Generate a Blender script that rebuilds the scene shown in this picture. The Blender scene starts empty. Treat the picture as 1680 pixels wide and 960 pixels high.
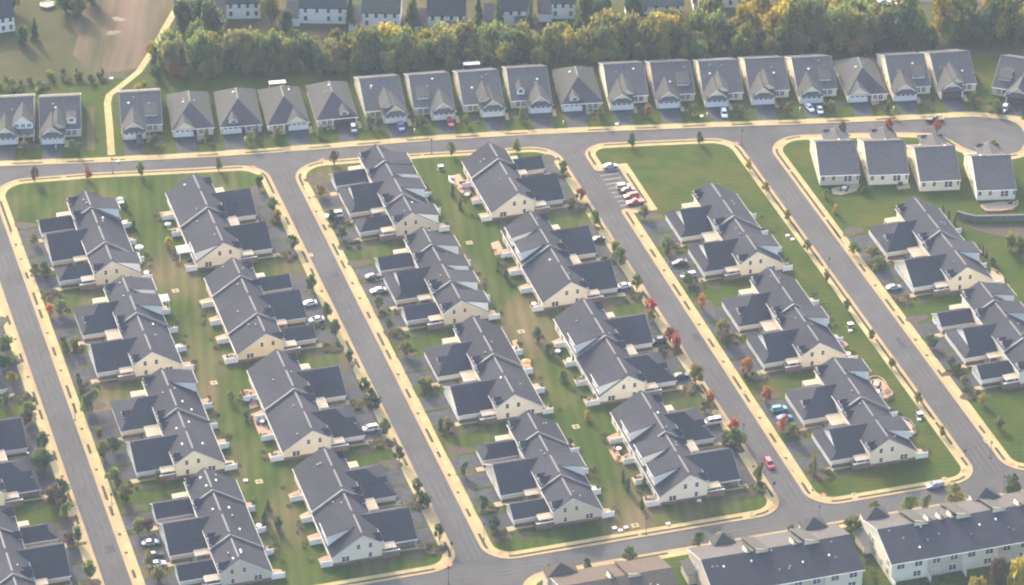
import bpy, bmesh, math, random
from mathutils import Vector, Matrix
from mathutils.geometry import tessellate_polygon
R = math.radians
scene = bpy.context.scene
COL = scene.collection
rnd = random.Random(7)

# ------------------------------------------------------------------ camera, sky, sun, exposure
FPX = 6080.0                                   # focal length in pixels of a 1680 px wide frame
TILT = math.atan(3640 / FPX)                   # the aeroplane looks down about 31 degrees
DIST = FPX / 5.75
CY, CZ = -DIST * math.cos(TILT), DIST * math.sin(TILT)
cd = bpy.data.cameras.new("camera"); cam = bpy.data.objects.new("camera", cd); COL.objects.link(cam)
cam.location = (0, CY, CZ); cam.rotation_euler = (math.pi / 2 - TILT, 0, 0)
cd.sensor_width = 36; cd.lens = FPX / 1680 * 36; cd.clip_start = 5; cd.clip_end = 9000
scene.camera = cam
SUN_EL, SUN_AZ = R(26), R(-24)                 # azimuth from +Y, negative towards -X
W = bpy.data.worlds.new("World"); scene.world = W; W.use_nodes = True
wn = W.node_tree.nodes; wl = W.node_tree.links
sky = wn.new("ShaderNodeTexSky"); sky.sky_type = 'NISHITA'; sky.sun_disc = False
sky.sun_elevation = SUN_EL; sky.sun_rotation = SUN_AZ; sky.air_density = 1.0; sky.dust_density = 5.0; sky.ozone_density = 1.0
wl.new(sky.outputs[0], wn["Background"].inputs[0]); wn["Background"].inputs[1].default_value = 0.15
sl = bpy.data.lights.new("sun", 'SUN'); sl.energy = 2.05; sl.angle = R(1.0); sl.color = (1.0, 0.83, 0.60)
so = bpy.data.objects.new("sun", sl); COL.objects.link(so)
SV = Vector((math.sin(SUN_AZ) * math.cos(SUN_EL), math.cos(SUN_AZ) * math.cos(SUN_EL), math.sin(SUN_EL)))
so.rotation_euler = (-SV).to_track_quat('-Z', 'Y').to_euler(); so.location = (0, 0, 300)
vs = scene.view_settings; vs.view_transform = 'Standard'; vs.look = 'None'; vs.exposure = 1.90; vs.gamma = 1
scene.render.engine = 'CYCLES'
cy = scene.cycles
cy.max_bounces = 6; cy.diffuse_bounces = 3; cy.volume_bounces = 1; cy.transparent_max_bounces = 8
cy.use_denoising = True; cy.filter_width = 2.1
HAZE = 0.00007

# ------------------------------------------------------------------ map: photograph pixel -> ground, street grid -> ground
AZ = math.atan(2090 / 7086.0); ca, sa = math.cos(AZ), math.sin(AZ)
def P(x, y, z=0.0):
    u = (x - 840) / FPX; v = (y - 480) / FPX
    dy = math.cos(TILT) - v * math.sin(TILT); dz = -math.sin(TILT) - v * math.cos(TILT)
    t = (z - CZ) / dz
    return (u * t, CY + dy * t)
def G(s, t): return (-sa * s + ca * t, ca * s + sa * t)       # s along the streets (away), t across them (right)
def ST(X, Y): return (-sa * X + ca * Y, ca * X + sa * Y)
def PST(x, y): return ST(*P(x, y))

# ------------------------------------------------------------------ materials
def mat(name, c1, c2=None, scale=1.0, rough=0.9, c3=None, scale3=0.05, amt3=0.5, bump=0.0, bscale=8.0, spec=0.3, metal=0.0, coat=0.0,
        trans=0.0, randv=0.0, coord='Object', stretch=None, detail=4.0, stripe=None, slab=False):
    m = bpy.data.materials.new(name); m.use_nodes = True
    n = m.node_tree.nodes; l = m.node_tree.links; b = n["Principled BSDF"]
    b.inputs["Roughness"].default_value = rough; b.inputs["Metallic"].default_value = metal
    b.inputs["Specular IOR Level"].default_value = spec
    if coat: b.inputs["Coat Weight"].default_value = coat
    src = n.new("ShaderNodeNewGeometry").outputs["Position"] if coord == 'Geometry' else n.new("ShaderNodeTexCoord").outputs[coord]
    if stretch:
        mp = n.new("ShaderNodeMapping"); mp.inputs["Scale"].default_value = stretch[:3]
        if len(stretch) > 3: mp.inputs["Rotation"].default_value = (0, 0, stretch[3])
        l.new(src, mp.inputs[0]); src = mp.outputs[0]
    col = None
    if c2:
        nz = n.new("ShaderNodeTexNoise"); nz.inputs["Scale"].default_value = scale; nz.inputs["Detail"].default_value = detail
        l.new(src, nz.inputs["Vector"])
        rp = n.new("ShaderNodeValToRGB"); rp.color_ramp.elements[0].position = 0.32; rp.color_ramp.elements[1].position = 0.68
        rp.color_ramp.elements[0].color = (*c1, 1); rp.color_ramp.elements[1].color = (*c2, 1)
        l.new(nz.outputs["Fac"], rp.inputs[0]); col = rp.outputs[0]
        if c3:
            n3 = n.new("ShaderNodeTexNoise"); n3.inputs["Scale"].default_value = scale3; n3.inputs["Detail"].default_value = 5
            l.new(src, n3.inputs["Vector"])
            r3 = n.new("ShaderNodeValToRGB"); r3.color_ramp.elements[0].position = 0.48; r3.color_ramp.elements[1].position = 0.66
            r3.color_ramp.elements[1].color = (amt3, amt3, amt3, 1)
            l.new(n3.outputs["Fac"], r3.inputs[0])
            mx = n.new("ShaderNodeMix"); mx.data_type = 'RGBA'
            l.new(r3.outputs[0], mx.inputs[0]); l.new(col, mx.inputs[6]); mx.inputs[7].default_value = (*c3, 1); col = mx.outputs[2]
    if stripe:
        wv = n.new("ShaderNodeTexWave"); wv.inputs["Scale"].default_value = stripe[0]; wv.inputs["Distortion"].default_value = 1.5; wv.inputs["Detail"].default_value = 2
        mp2 = n.new("ShaderNodeMapping"); mp2.inputs["Rotation"].default_value = (0, 0, stripe[1]); l.new(src, mp2.inputs[0]); l.new(mp2.outputs[0], wv.inputs["Vector"])
        mr2 = n.new("ShaderNodeMapRange"); mr2.inputs[3].default_value = 1 - stripe[2]; mr2.inputs[4].default_value = 1 + stripe[2]; l.new(wv.outputs["Fac"], mr2.inputs[0])
        h2 = n.new("ShaderNodeHueSaturation"); l.new(mr2.outputs[0], h2.inputs["Value"]); l.new(col, h2.inputs["Color"]); col = h2.outputs[0]
    if slab:
        mp3 = n.new("ShaderNodeMapping"); mp3.inputs["Rotation"].default_value = (0, 0, -AZ); l.new(src, mp3.inputs[0])
        bt = n.new("ShaderNodeTexBrick"); bt.offset = 0; bt.inputs["Scale"].default_value = 1; bt.inputs["Brick Width"].default_value = 1.7; bt.inputs["Row Height"].default_value = 1.7; bt.inputs["Mortar Size"].default_value = .035
        bt.inputs["Color1"].default_value = (1, 1, 1, 1); bt.inputs["Color2"].default_value = (.90, .90, .90, 1); bt.inputs["Mortar"].default_value = (.62, .60, .56, 1); l.new(mp3.outputs[0], bt.inputs["Vector"])
        mu = n.new("ShaderNodeMix"); mu.data_type = 'RGBA'; mu.blend_type = 'MULTIPLY'; mu.inputs[0].default_value = 1; l.new(col, mu.inputs[6]); l.new(bt.outputs[0], mu.inputs[7]); col = mu.outputs[2]
    if randv:
        oi = n.new("ShaderNodeObjectInfo"); mr = n.new("ShaderNodeMapRange")
        mr.inputs[3].default_value = 1 - randv; mr.inputs[4].default_value = 1 + randv
        l.new(oi.outputs["Random"], mr.inputs[0])
        hs = n.new("ShaderNodeHueSaturation"); l.new(mr.outputs[0], hs.inputs["Value"])
        if col: l.new(col, hs.inputs["Color"])
        else: hs.inputs["Color"].default_value = (*c1, 1)
        col = hs.outputs[0]
    if col: l.new(col, b.inputs["Base Color"])
    else: b.inputs["Base Color"].default_value = (*c1, 1)
    if bump:
        nb = n.new("ShaderNodeTexNoise"); nb.inputs["Scale"].default_value = bscale; l.new(src, nb.inputs["Vector"])
        bp = n.new("ShaderNodeBump"); bp.inputs["Strength"].default_value = bump; bp.inputs["Distance"].default_value = 0.1
        l.new(nb.outputs["Fac"], bp.inputs["Height"]); l.new(bp.outputs[0], b.inputs["Normal"])
    if trans:
        tr = n.new("ShaderNodeBsdfTranslucent"); ms = n.new("ShaderNodeMixShader"); ms.inputs[0].default_value = trans
        if col: l.new(col, tr.inputs[0])
        else: tr.inputs[0].default_value = (*c1, 1)
        l.new(b.outputs[0], ms.inputs[1]); l.new(tr.outputs[0], ms.inputs[2])
        l.new(ms.outputs[0], n["Material Output"].inputs["Surface"])
    m.diffuse_color = (*c1, 1)
    return m
M = {}
M['asphalt'] = mat('asphalt', (0.0779, 0.0760, 0.0783), (0.0974, 0.0952, 0.0975), 0.22, .92, (0.0598, 0.0589, 0.0621), 0.045, .7, bump=.3, bscale=3, coord='Geometry', spec=.05)
M['drive'] = mat('driveway_asphalt', (0.0467, 0.0467, 0.0544), (0.0663, 0.0663, 0.0748), 0.8, .9, (0.0892, 0.0875, 0.0918), 0.2, .5, bump=.3, coord='Geometry', spec=.05)
M['concrete'] = mat('concrete', (0.3615, 0.2925, 0.1458), (0.4164, 0.3434, 0.1749), 0.35, .9, (0.2986, 0.2459, 0.1374), 0.12, .6, bump=.15, coord='Geometry', spec=.05, slab=True)
M['paving'] = mat('pale_concrete', (0.3024, 0.2376, 0.1512), (0.3600, 0.2880, 0.1872), 0.9, .9, coord='Geometry')
M['patio'] = mat('pink_paving', (0.3344, 0.1908, 0.1300), (0.4104, 0.2615, 0.1847), 1.2, .9, coord='Geometry', bump=.3)
M['patio_grey'] = mat('patio_concrete', (0.3300, 0.2475, 0.1650), (0.3900, 0.3000, 0.2025), .8, .9, coord='Geometry')
M['grass'] = mat('lawn_grass', (0.0279, 0.0497, 0.0037), (0.0447, 0.0652, 0.0055), .18, .95, (0.0733, 0.0682, 0.0110), .08, .6, bump=.6, bscale=5, coord='Geometry', detail=8, stripe=(.16, math.pi / 2 - .15, .09), spec=.05)
M['lane'] = mat('worn_grass', (0.0260, 0.0480, 0.0042), (0.0470, 0.0680, 0.0075), .12, .95, (0.1380, 0.0980, 0.0560), .055, .85, bump=.6, bscale=5, coord='Geometry', stretch=(1, .35, 1, -AZ), detail=8, stripe=(.10, 0, .10), spec=.05)
M['field'] = mat('field_grass', (0.0437, 0.0499, 0.0172), (0.0655, 0.0624, 0.0250), .06, .95, (0.1170, 0.0819, 0.0585), .022, .8, bump=.6, bscale=3, coord='Geometry', detail=8, spec=.05)
M['verge'] = mat('verge_grass', (0.0211, 0.0216, 0.0096), (0.0317, 0.0307, 0.0144), .8, .95, coord='Geometry')
M['meadow'] = mat('mown_meadow', (0.0510, 0.0561, 0.0221), (0.1275, 0.0892, 0.0595), .16, .95, (0.1615, 0.1148, 0.0850), .05, .8, bump=.5, bscale=3, coord='Geometry', stretch=(1.6, .14, 1, .42), detail=10, spec=.05)
M['earth'] = mat('bare_earth', (.16, .12, .08), (.23, .17, .115), .5, .95, coord='Geometry', bump=.4)
M['mulch'] = mat('mulch', (0.0425, 0.0306, 0.0255), (0.0723, 0.0510, 0.0391), 1.2, .95, (0.0425, 0.0510, 0.0255), .35, .5, coord='Geometry', bump=.5)
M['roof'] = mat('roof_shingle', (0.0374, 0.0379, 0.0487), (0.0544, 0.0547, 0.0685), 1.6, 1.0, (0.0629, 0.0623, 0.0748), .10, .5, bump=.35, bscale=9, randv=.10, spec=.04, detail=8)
M['roof_house'] = mat('house_shingle', (0.0848, 0.0807, 0.0844), (0.1115, 0.1070, 0.1095), 1.3, 1.0, (0.1212, 0.1165, 0.1140), .12, .35, bump=.35, bscale=9, randv=.10, spec=.04, detail=8)
M['roof_brown'] = mat('brown_shingle', (0.0800, 0.0656, 0.0560), (0.1040, 0.0864, 0.0736), 1.3, 1.0, bump=.35, bscale=9, randv=.06, spec=.04)
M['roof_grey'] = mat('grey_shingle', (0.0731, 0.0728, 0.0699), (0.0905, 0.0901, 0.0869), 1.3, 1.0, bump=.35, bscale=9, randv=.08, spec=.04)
M['ridge'] = mat('ridge_cap_grey', (0.1440, 0.1400, 0.1440), (0.1760, 0.1720, 0.1760), 2, .85)
M['flash'] = mat('metal_flashing', (0.1728, 0.1728, 0.1824), (0.2016, 0.2016, 0.2112), 2, .6)
M['cream'] = mat('cream_siding', (.74, .64, .48), (.77, .67, .51), .6, .75, stretch=(.2, .2, 6))
M['ivory'] = mat('ivory_siding', (.79, .70, .54), (.81, .73, .57), .6, .75, stretch=(.2, .2, 6))
M['tan'] = mat('tan_siding', (.56, .48, .36), (.59, .51, .39), .6, .75, stretch=(.2, .2, 6))
M['yellow'] = mat('yellow_siding', (.68, .53, .32), (.72, .57, .35), .6, .75, stretch=(.2, .2, 6))
M['greysiding'] = mat('grey_siding', (.48, .44, .38), (.52, .48, .42), .6, .75, stretch=(.2, .2, 6))
M['pale'] = mat('pale_siding', (0.7392, 0.7168, 0.6720), (0.7840, 0.7616, 0.7168), .5, .75, stretch=(.2, .2, 6))
M['brick'] = mat('brick', (.150, .098, .085), (.215, .145, .125), 2.5, .95, (.26, .19, .165), .6, .5, bump=.4, spec=.05)
M['white'] = mat('white_vinyl', (.72, .71, .68), (.78, .77, .74), 1.5, .55)
M['trim'] = mat('white_trim', (.55, .54, .52), (.62, .61, .59), 1.5, .6)
M['door'] = mat('garage_door_white', (.66, .66, .66), (.72, .72, .72), .8, .5)
M['darkdoor'] = mat('garage_door_brown', (.07, .055, .05), (.09, .07, .065), .8, .5)
M['glass'] = mat('window_glass', (.030, .036, .042), rough=.12, spec=.6)
M['wood'] = mat('pale_timber', (.46, .38, .28), (.58, .49, .37), 3, .8)
M['bark'] = mat('bark', (.07, .055, .042), (.11, .09, .07), 5, .95)
M['metal'] = mat('grey_metal', (.25, .25, .26), rough=.45, metal=.6)
M['pole'] = mat('dark_metal', (.04, .045, .05), rough=.5)
M['util'] = mat('utility_green', (.07, .10, .08), rough=.6)
M['tyre'] = mat('tyre_rubber', (.015, .015, .016), rough=.9)
M['cushion'] = mat('dark_wicker', (.05, .045, .045), rough=.8)
M['stone'] = mat('retaining_block', (0.1080, 0.1008, 0.1008), (0.1530, 0.1440, 0.1395), 1.0, .95, bump=.4)
M['redcloth'] = mat('red_canvas', (.55, .06, .05), rough=.8, trans=.2)
M['orangecloth'] = mat('tan_canvas', (.62, .38, .15), rough=.8, trans=.2)
M['whitecloth'] = mat('white_canvas', (.75, .74, .70), rough=.8, trans=.2)
M['salmon'] = mat('salmon_canvas', (.60, .24, .17), rough=.8, trans=.2)
M['bluep'] = mat('blue_plastic', (.04, .10, .30), rough=.5)
M['linepaint'] = mat('road_paint', (.60, .60, .58), (.70, .70, .68), 2, .8)
M['redpaint'] = mat('sign_red', (.45, .02, .02), rough=.5)
M['tactile'] = mat('tactile_red', (.38, .14, .10), rough=.8)
def leafmat(name, a, b, c=None): return mat(name, a, b, .9, .8, c, .35, .8, spec=.15, trans=.58, randv=.25)
M['leaf'] = leafmat('leaf_green', (0.1177, 0.1663, 0.0410), (0.1728, 0.2138, 0.0551), (0.2074, 0.2074, 0.0551))
M['leafdark'] = leafmat('leaf_dark', (0.0736, 0.1150, 0.0506), (0.1173, 0.1587, 0.0586))
M['leafolive'] = leafmat('leaf_olive', (0.160, 0.166, 0.046), (0.224, 0.205, 0.058), (0.128, 0.147, 0.045))
M['leafyellow'] = leafmat('leaf_yellow', (0.2936, 0.2411, 0.0312), (0.3567, 0.2837, 0.0418), (0.1574, 0.1574, 0.0312))
M['leafgold'] = leafmat('leaf_gold', (0.3840, 0.2595, 0.0240), (0.2880, 0.2303, 0.0285), (0.1342, 0.1342, 0.0285))
M['leafred'] = leafmat('leaf_red', (0.435, 0.096, 0.064), (0.307, 0.109, 0.064), (0.192, 0.096, 0.051))
M['leaforange'] = leafmat('leaf_orange', (0.486, 0.192, 0.058), (0.358, 0.166, 0.058), (0.192, 0.154, 0.051))
M['leafmix'] = mat('leaf_mixed', (.09, .115, .04), (.165, .145, .06), .35, .8, (.17, .11, .075), .2, .8, spec=.15, trans=.4, coord='Geometry')
M['leafrust'] = leafmat('leaf_rust', (0.166, 0.109, 0.074), (0.128, 0.092, 0.064))
PAINT = {}
for nm, c, mt in (('white', (.72, .72, .72), 0), ('silver', (.36, .40, .46), .5), ('black', (.015, .016, .02), .2), ('red', (.46, .022, .035), .1), ('bluecar', (.10, .17, .33), .3),
                  ('teal', (.10, .34, .42), .2), ('dark', (.045, .05, .06), .3), ('beige', (.52, .45, .33), .2), ('greycar', (.14, .15, .16), .4), ('royal', (.03, .10, .42), .2)):
    PAINT[nm] = mat('car_paint_' + nm, c, rough=.32, metal=mt, coat=.6, spec=.5)

# ------------------------------------------------------------------ mesh builder and object helpers
class MB:
    def __init__(self, m=1): self.V = []; self.F = []; self.m = m
    def face(self, pts):
        i = len(self.V); self.V += [(p[0] * self.m, p[1], p[2]) for p in pts]; self.F.append(tuple(range(i, i + len(pts))))
    def box(self, x0, x1, y0, y1, z0, z1):
        i = len(self.V)
        self.V += [(x * self.m, y, z) for z in (z0, z1) for y in (y0, y1) for x in (x0, x1)]
        self.F += [tuple(i + k for k in f) for f in ((0, 2, 3, 1), (4, 5, 7, 6), (0, 1, 5, 4), (2, 6, 7, 3), (0, 4, 6, 2), (1, 3, 7, 5))]
        return self
    def loft(self, A, B):
        n = len(A); i = len(self.V)
        self.V += [(p[0] * self.m, p[1], p[2]) for p in A + B]
        self.F.append(tuple(i + k for k in range(n))[::-1]); self.F.append(tuple(i + n + k for k in range(n)))
        for k in range(n):
            j = (k + 1) % n; self.F.append((i + k, i + j, i + n + j, i + n + k))
        return self
    def slab(self, top, th, d=(0, 0, -1)):
        return self.loft([(p[0] + d[0] * th, p[1] + d[1] * th, p[2] + d[2] * th) for p in top], list(top))
    def tube(self, pts, rad, n=6):
        rings = []
        for k, p in enumerate(pts):
            r = rad[k] if isinstance(rad, (list, tuple)) else rad
            a = Vector(pts[max(0, k - 1)]); b = Vector(pts[min(len(pts) - 1, k + 1)]); d = (b - a).normalized()
            x = d.orthogonal().normalized(); y = d.cross(x)
            rings.append([tuple(Vector(p) + (x * math.cos(2 * math.pi * q / n) + y * math.sin(2 * math.pi * q / n)) * r) for q in range(n)])
        i = len(self.V)
        for g in rings: self.V += [(p[0] * self.m, p[1], p[2]) for p in g]
        for k in range(len(rings) - 1):
            for q in range(n):
                j = (q + 1) % n; self.F.append((i + k * n + q, i + k * n + j, i + (k + 1) * n + j, i + (k + 1) * n + q))
        self.F.append(tuple(i + q for q in range(n))[::-1]); self.F.append(tuple(i + (len(rings) - 1) * n + q for q in range(n)))
        return self
    def poly(self, pts, z, z0=None):
        """flat polygon (any outline), with a skirt down to z0"""
        v3 = [Vector((p[0], p[1], 0)) for p in pts]; i = len(self.V); n = len(pts)
        self.V += [(p[0] * self.m, p[1], z) for p in pts]
        for t in tessellate_polygon([v3]): self.F.append(tuple(i + k for k in t))
        if z0 is not None:
            self.V += [(p[0] * self.m, p[1], z0) for p in pts]
            for k in range(n):
                j = (k + 1) % n; self.F.append((i + k, i + n + k, i + n + j, i + j))
        return self
    def data(self, name, recalc=True):
        me = bpy.data.meshes.new(name); me.from_pydata(self.V, [], self.F)
        if recalc:
            b = bmesh.new(); b.from_mesh(me); bmesh.ops.recalc_face_normals(b, faces=b.faces); b.to_mesh(me); b.free()
        return me
CACHE = {}
def cached(key, fn, name):
    if key not in CACHE: CACHE[key] = fn().data(name)
    return CACHE[key]
def put(name, me, material, parent=None, loc=(0, 0, 0), rz=0.0, **props):
    """link a mesh (or an MB) as one object; the material sits on the object so meshes can be shared"""
    if isinstance(me, MB): me = me.data(name)
    o = bpy.data.objects.new(name, me); COL.objects.link(o)
    if not me.materials: me.materials.append(None)
    o.material_slots[0].link = 'OBJECT'; o.material_slots[0].material = material
    o.location = loc
    if rz: o.rotation_euler = (0, 0, rz)
    if parent: o.parent = parent
    for k, v in props.items(): o[k] = v
    return o
def thing(name, label, cat, loc, rz=0.0, group=None):
    o = bpy.data.objects.new(name, None); COL.objects.link(o); o.location = loc; o.rotation_euler = (0, 0, rz)
    o.empty_display_size = .5
    o['label'] = label; o['category'] = cat
    if group: o['group'] = group
    return o
def struct(name, mb, material, **kw): return put(name, mb, material, kind='structure', **kw)
ORD = ['first', 'second', 'third', 'fourth', 'fifth', 'sixth', 'seventh', 'eighth', 'ninth', 'tenth', 'eleventh', 'twelfth', 'thirteenth', 'fourteenth',
       'fifteenth', 'sixteenth', 'seventeenth', 'eighteenth', 'nineteenth', 'twentieth', 'twenty-first', 'twenty-second', 'twenty-third', 'twenty-fourth']
PENDING = []          # (object, label stem, axis) whose labels get an ordinal when several share a stem
def later(o, stem, axis=0, tail='from the left'): PENDING.append((o, stem, axis, tail))
def settle_labels():
    by = {}
    for e in PENDING: by.setdefault(e[1], []).append(e)
    for stem, es in by.items():
        if len(es) == 1: es[0][0]['label'] = stem; continue
        ax = es[0][2]
        key = (lambda e: e[0].location.x) if ax == 0 else (lambda e: ST(e[0].location.x, e[0].location.y)[0])
        for k, e in enumerate(sorted(es, key=key)):
            e[0]['label'] = stem + ', ' + (ORD[k] if k < len(ORD) else str(k + 1) + 'th') + ' ' + e[3]

# ------------------------------------------------------------------ ground, roads, kerbs, pavements, lawns
def fillet_poly(v, rad, d=0.0, n=8, closed=True):
    """v: corner points in order, land on the left; offset d into the land, corners rounded; same point count for every d"""
    N = len(v); out = []
    def edge(i):
        a = Vector(v[i]); b = Vector(v[(i + 1) % N]); e = (b - a).normalized(); nn = Vector((-e.y, e.x))
        return a + nn * d, e, nn
    for i in range(N):
        r = rad[i] if isinstance(rad, (list, tuple)) else rad
        if not closed and i in (0, N - 1):
            a, e, nn = edge(i if i == 0 else N - 2)
            out.append(tuple(a if i == 0 else Vector(v[i]) + nn * d)); continue
        a1, e1, n1 = edge((i - 1) % N); a2, e2, n2 = edge(i)
        cr = e1.x * e2.y - e1.y * e2.x
        if abs(cr) < 1e-4 or r == 0:
            nm = (n1 + n2).normalized(); out += [tuple(Vector(v[i]) + nm * d / max(.3, nm.dot(n1)))] * (n + 1 if r else 1); continue
        t = ((a2.x - a1.x) * e2.y - (a2.y - a1.y) * e2.x) / cr
        c = a1 + e1 * t
        rr = max(.05, r - d) if cr > 0 else (r + d if r > 3 else .05)
        ang = math.acos(max(-1, min(1, e1.dot(e2)))); L = rr * math.tan(ang / 2)
        p0 = c - e1 * L; sg = 1 if cr > 0 else -1
        ctr = p0 + n1 * rr * sg
        for k in range(n + 1):
            q = ang * k / n * sg; w = p0 - ctr
            out.append((ctr.x + w.x * math.cos(q) - w.y * math.sin(q), ctr.y + w.x * math.sin(q) + w.y * math.cos(q)))
    return out
def ring(A, B, z, skirt=None, closed=True):
    mb = MB(); n = len(A)
    for k in range(n if closed else n - 1):
        j = (k + 1) % n
        mb.face([(*A[k], z), (*A[j], z), (*B[j], z), (*B[k], z)])
        if skirt is not None: mb.face([(*A[k], skirt), (*A[j], skirt), (*A[j], z), (*A[k], z)])
    return mb
class Kerb:
    """a kerb line with the land on its left: kerb, pavement base, footpath; verge() opens a planting strip"""
    def __init__(self, v, rad, closed=True):
        self.v, self.rad, self.closed = v, rad, closed
        self.lines = {d: fillet_poly(v, rad, d, closed=closed) for d in (0, .45, 1.0, 1.65, 3.2)}
        L = self.lines
        struct('kerb', ring(L[0], L[.45], .125, -.03, closed), M['kerb'])
        struct('pavement', ring(L[.45], L[1.65], .115, None, closed), M['kerb'])
        struct('sidewalk', ring(L[1.65], L[3.2], .123, None, closed), M['concrete'])
        self.arc = [0]
        c = L[.45]
        for k in range(1, len(c) + (1 if closed else 0)): self.arc.append(self.arc[-1] + math.dist(c[k - 1], c[k % len(c)]))
    def at(self, p):
        best = (1e9, 0); c = self.lines[.45]; n = len(c)
        for k in range(n if self.closed else n - 1):
            a = Vector(c[k]); b = Vector(c[(k + 1) % n]); L = (b - a).length
            if L < 1e-6: continue
            t = max(0, min(1, (Vector(p) - a).dot(b - a) / L / L)); q = a + (b - a) * t; dd = (Vector(p) - q).length
            if dd < best[0]: best = (dd, self.arc[k] + t * L)
        return best[1]
    def gap(self, p, d=3.2):
        c = self.lines[d]; best = 1e9
        for k in range(len(c) - 1):
            a = Vector(c[k]); e = Vector(c[k + 1]) - a; L2 = e.length_squared
            t = 0 if L2 < 1e-9 else max(0, min(1, (Vector(p) - a).dot(e) / L2)); best = min(best, (Vector(p) - a - e * t).length)
        return best
    def strip(self, p, q, d0=.95, d1=1.68, z=.132):
        a, b = sorted((self.at(p), self.at(q))); T = self.arc[-1]
        n = len(self.lines[.45])
        if self.closed and b - a > T / 2: a, b = b, a + T
        def interp(x, line):
            x = x % T if self.closed else x
            for k in range(len(self.arc) - 1):
                if self.arc[k] <= x <= self.arc[k + 1] and self.arc[k + 1] > self.arc[k]:
                    t = (x - self.arc[k]) / (self.arc[k + 1] - self.arc[k]); u, w = line[k % n], line[(k + 1) % n]
                    return (u[0] + (w[0] - u[0]) * t, u[1] + (w[1] - u[1]) * t)
            return line[-1]
        A = fillet_poly(self.v, self.rad, d0, closed=self.closed); B = fillet_poly(self.v, self.rad, d1, closed=self.closed)
        xs = [a] + sorted(q + w for q in self.arc for w in ((0, T) if self.closed else (0,)) if a + .05 < q + w < b - .05) + [b]
        return [interp(x, A) for x in xs], [interp(x, B) for x in xs], z
    def verge(self, p, q):
        A, B, z = self.strip(p, q)
        put('verge_grass', ring(A, B, z, None, False), M['verge'], kind='stuff')
M['kerb'] = mat('kerb_concrete', (0.3112, 0.2311, 0.1328), (0.3567, 0.2709, 0.1518), .4, .9, (0.2581, 0.1993, 0.1252), .15, .5, coord='Geometry', spec=.05)
STOP = [(-129, 106.5), (-123.4, 106.0), (-102.7, 103.2), (-74.8, 98), (-59.4, 95.2), (-38.6, 91.4), (-1.5, 86.7), (26.4, 82.0), (53.7, 77.0), (65, 74.9), (81.6, 71.7), (109.2, 65.8), (127.6, 61.6)]
def sS(t):
    for (a, sa_), (b, sb) in zip(STOP, STOP[1:]):
        if t <= b: return sa_ + (sb - sa_) * (t - a) / (b - a)
    return STOP[-1][1]
def topline(t0, t1): return [G(s, t) for t, s in reversed(STOP) if t0 + 16 < t < t1 - 16]
BOT = -127.0
def block(tl, tr, r=8.0):
    v = [G(BOT, tl), G(BOT, tr), G(sS(tr), tr)] + topline(tl, tr) + [G(sS(tl), tl)]
    return Kerb(v, [r, r, 10] + [30] * len(topline(tl, tr)) + [10])
K_BC = block(-132.4, -50.6); K_DE = block(-43.7, 37.2)
vF = [G(BOT, 44.2), G(BOT, 91.6), G(sS(91.6), 91.6)] + topline(44.2, 91.6) + [G(sS(44.2), 44.2), G(60.8, 44.2), G(60.2, 51.7), G(36.7, 51.7), G(36.7, 44.2)]
K_F = Kerb(vF, [8, 8, 10] + [30] * len(topline(44.2, 91.6)) + [7, 1.6, .3, .3, 1.6])
NPTS = [(-330, 72), (-200, 73), (-154.8, 74.2), (-128.5, 76.2), (-103.6, 78.6), (-77.9, 81.8), (-52.1, 86.0), (-26.1, 90.2), (1.9, 93.8), (30, 96.4), (58.2, 98.7), (86.5, 100.7), (105.5, 102.3),
        (124.4, 103.9), (143, 106.0), (155.8, 103.6), (158.3, 92.5), (154.5, 83.0), (147, 80.2), (138.5, 85.0), (131.5, 95.0), (118, 95.8), (104.9, 95.2), G(sS(99.5), 99.5), G(BOT, 99.5), G(BOT, 330)]
K_N = Kerb(NPTS, [0, 40, 40, 40, 40, 40, 40, 40, 40, 40, 40, 40, 40, 40, 12, 7, 6, 5, 5, 12, 9, 9, 20, 10, 8, 0], closed=False)
K_S = Kerb([G(-134.4, 330), G(-134.4, -39), G(-330, -39)], [0, 8, 0], closed=False)
K_A = Kerb([G(-330, -139.1), G(108, -139.1), G(125, -330)], [0, 9, 0], closed=False)
def fill(name, pts, z, m): return struct(name, MB().poly(pts, z), m)
base = MB(); base.face([(-2600, -2600, -.3), (2600, -2600, -.3), (2600, 2600, -.3), (-2600, 2600, -.3)])
struct('ground', base, M['field'])
rd = MB(); rd.face([(-320, -300, 0), (320, -300, 0), (320, 112, 0), (-320, 112, 0)]); struct('road', rd, M['asphalt'])
for K in (K_BC, K_DE, K_F): fill('lawn', K.lines[3.2], .118, M['lane'] if K is not K_F else M['grass'])
fill('lawn', K_N.lines[3.2] + [(330, 30), (330, 148), (-330, 142)], .118, M['grass'])
fill('lawn', K_S.lines[3.2] + [G(-330, 330)], .118, M['grass'])
fill('lawn', K_A.lines[3.2], .118, M['grass'])
fill('meadow', [(-330, 128), (-132, 128), (-118, 137), (-112, 150), (-104, 190), (-95, 250), (-330, 250)], .124, M['field'])

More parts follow.
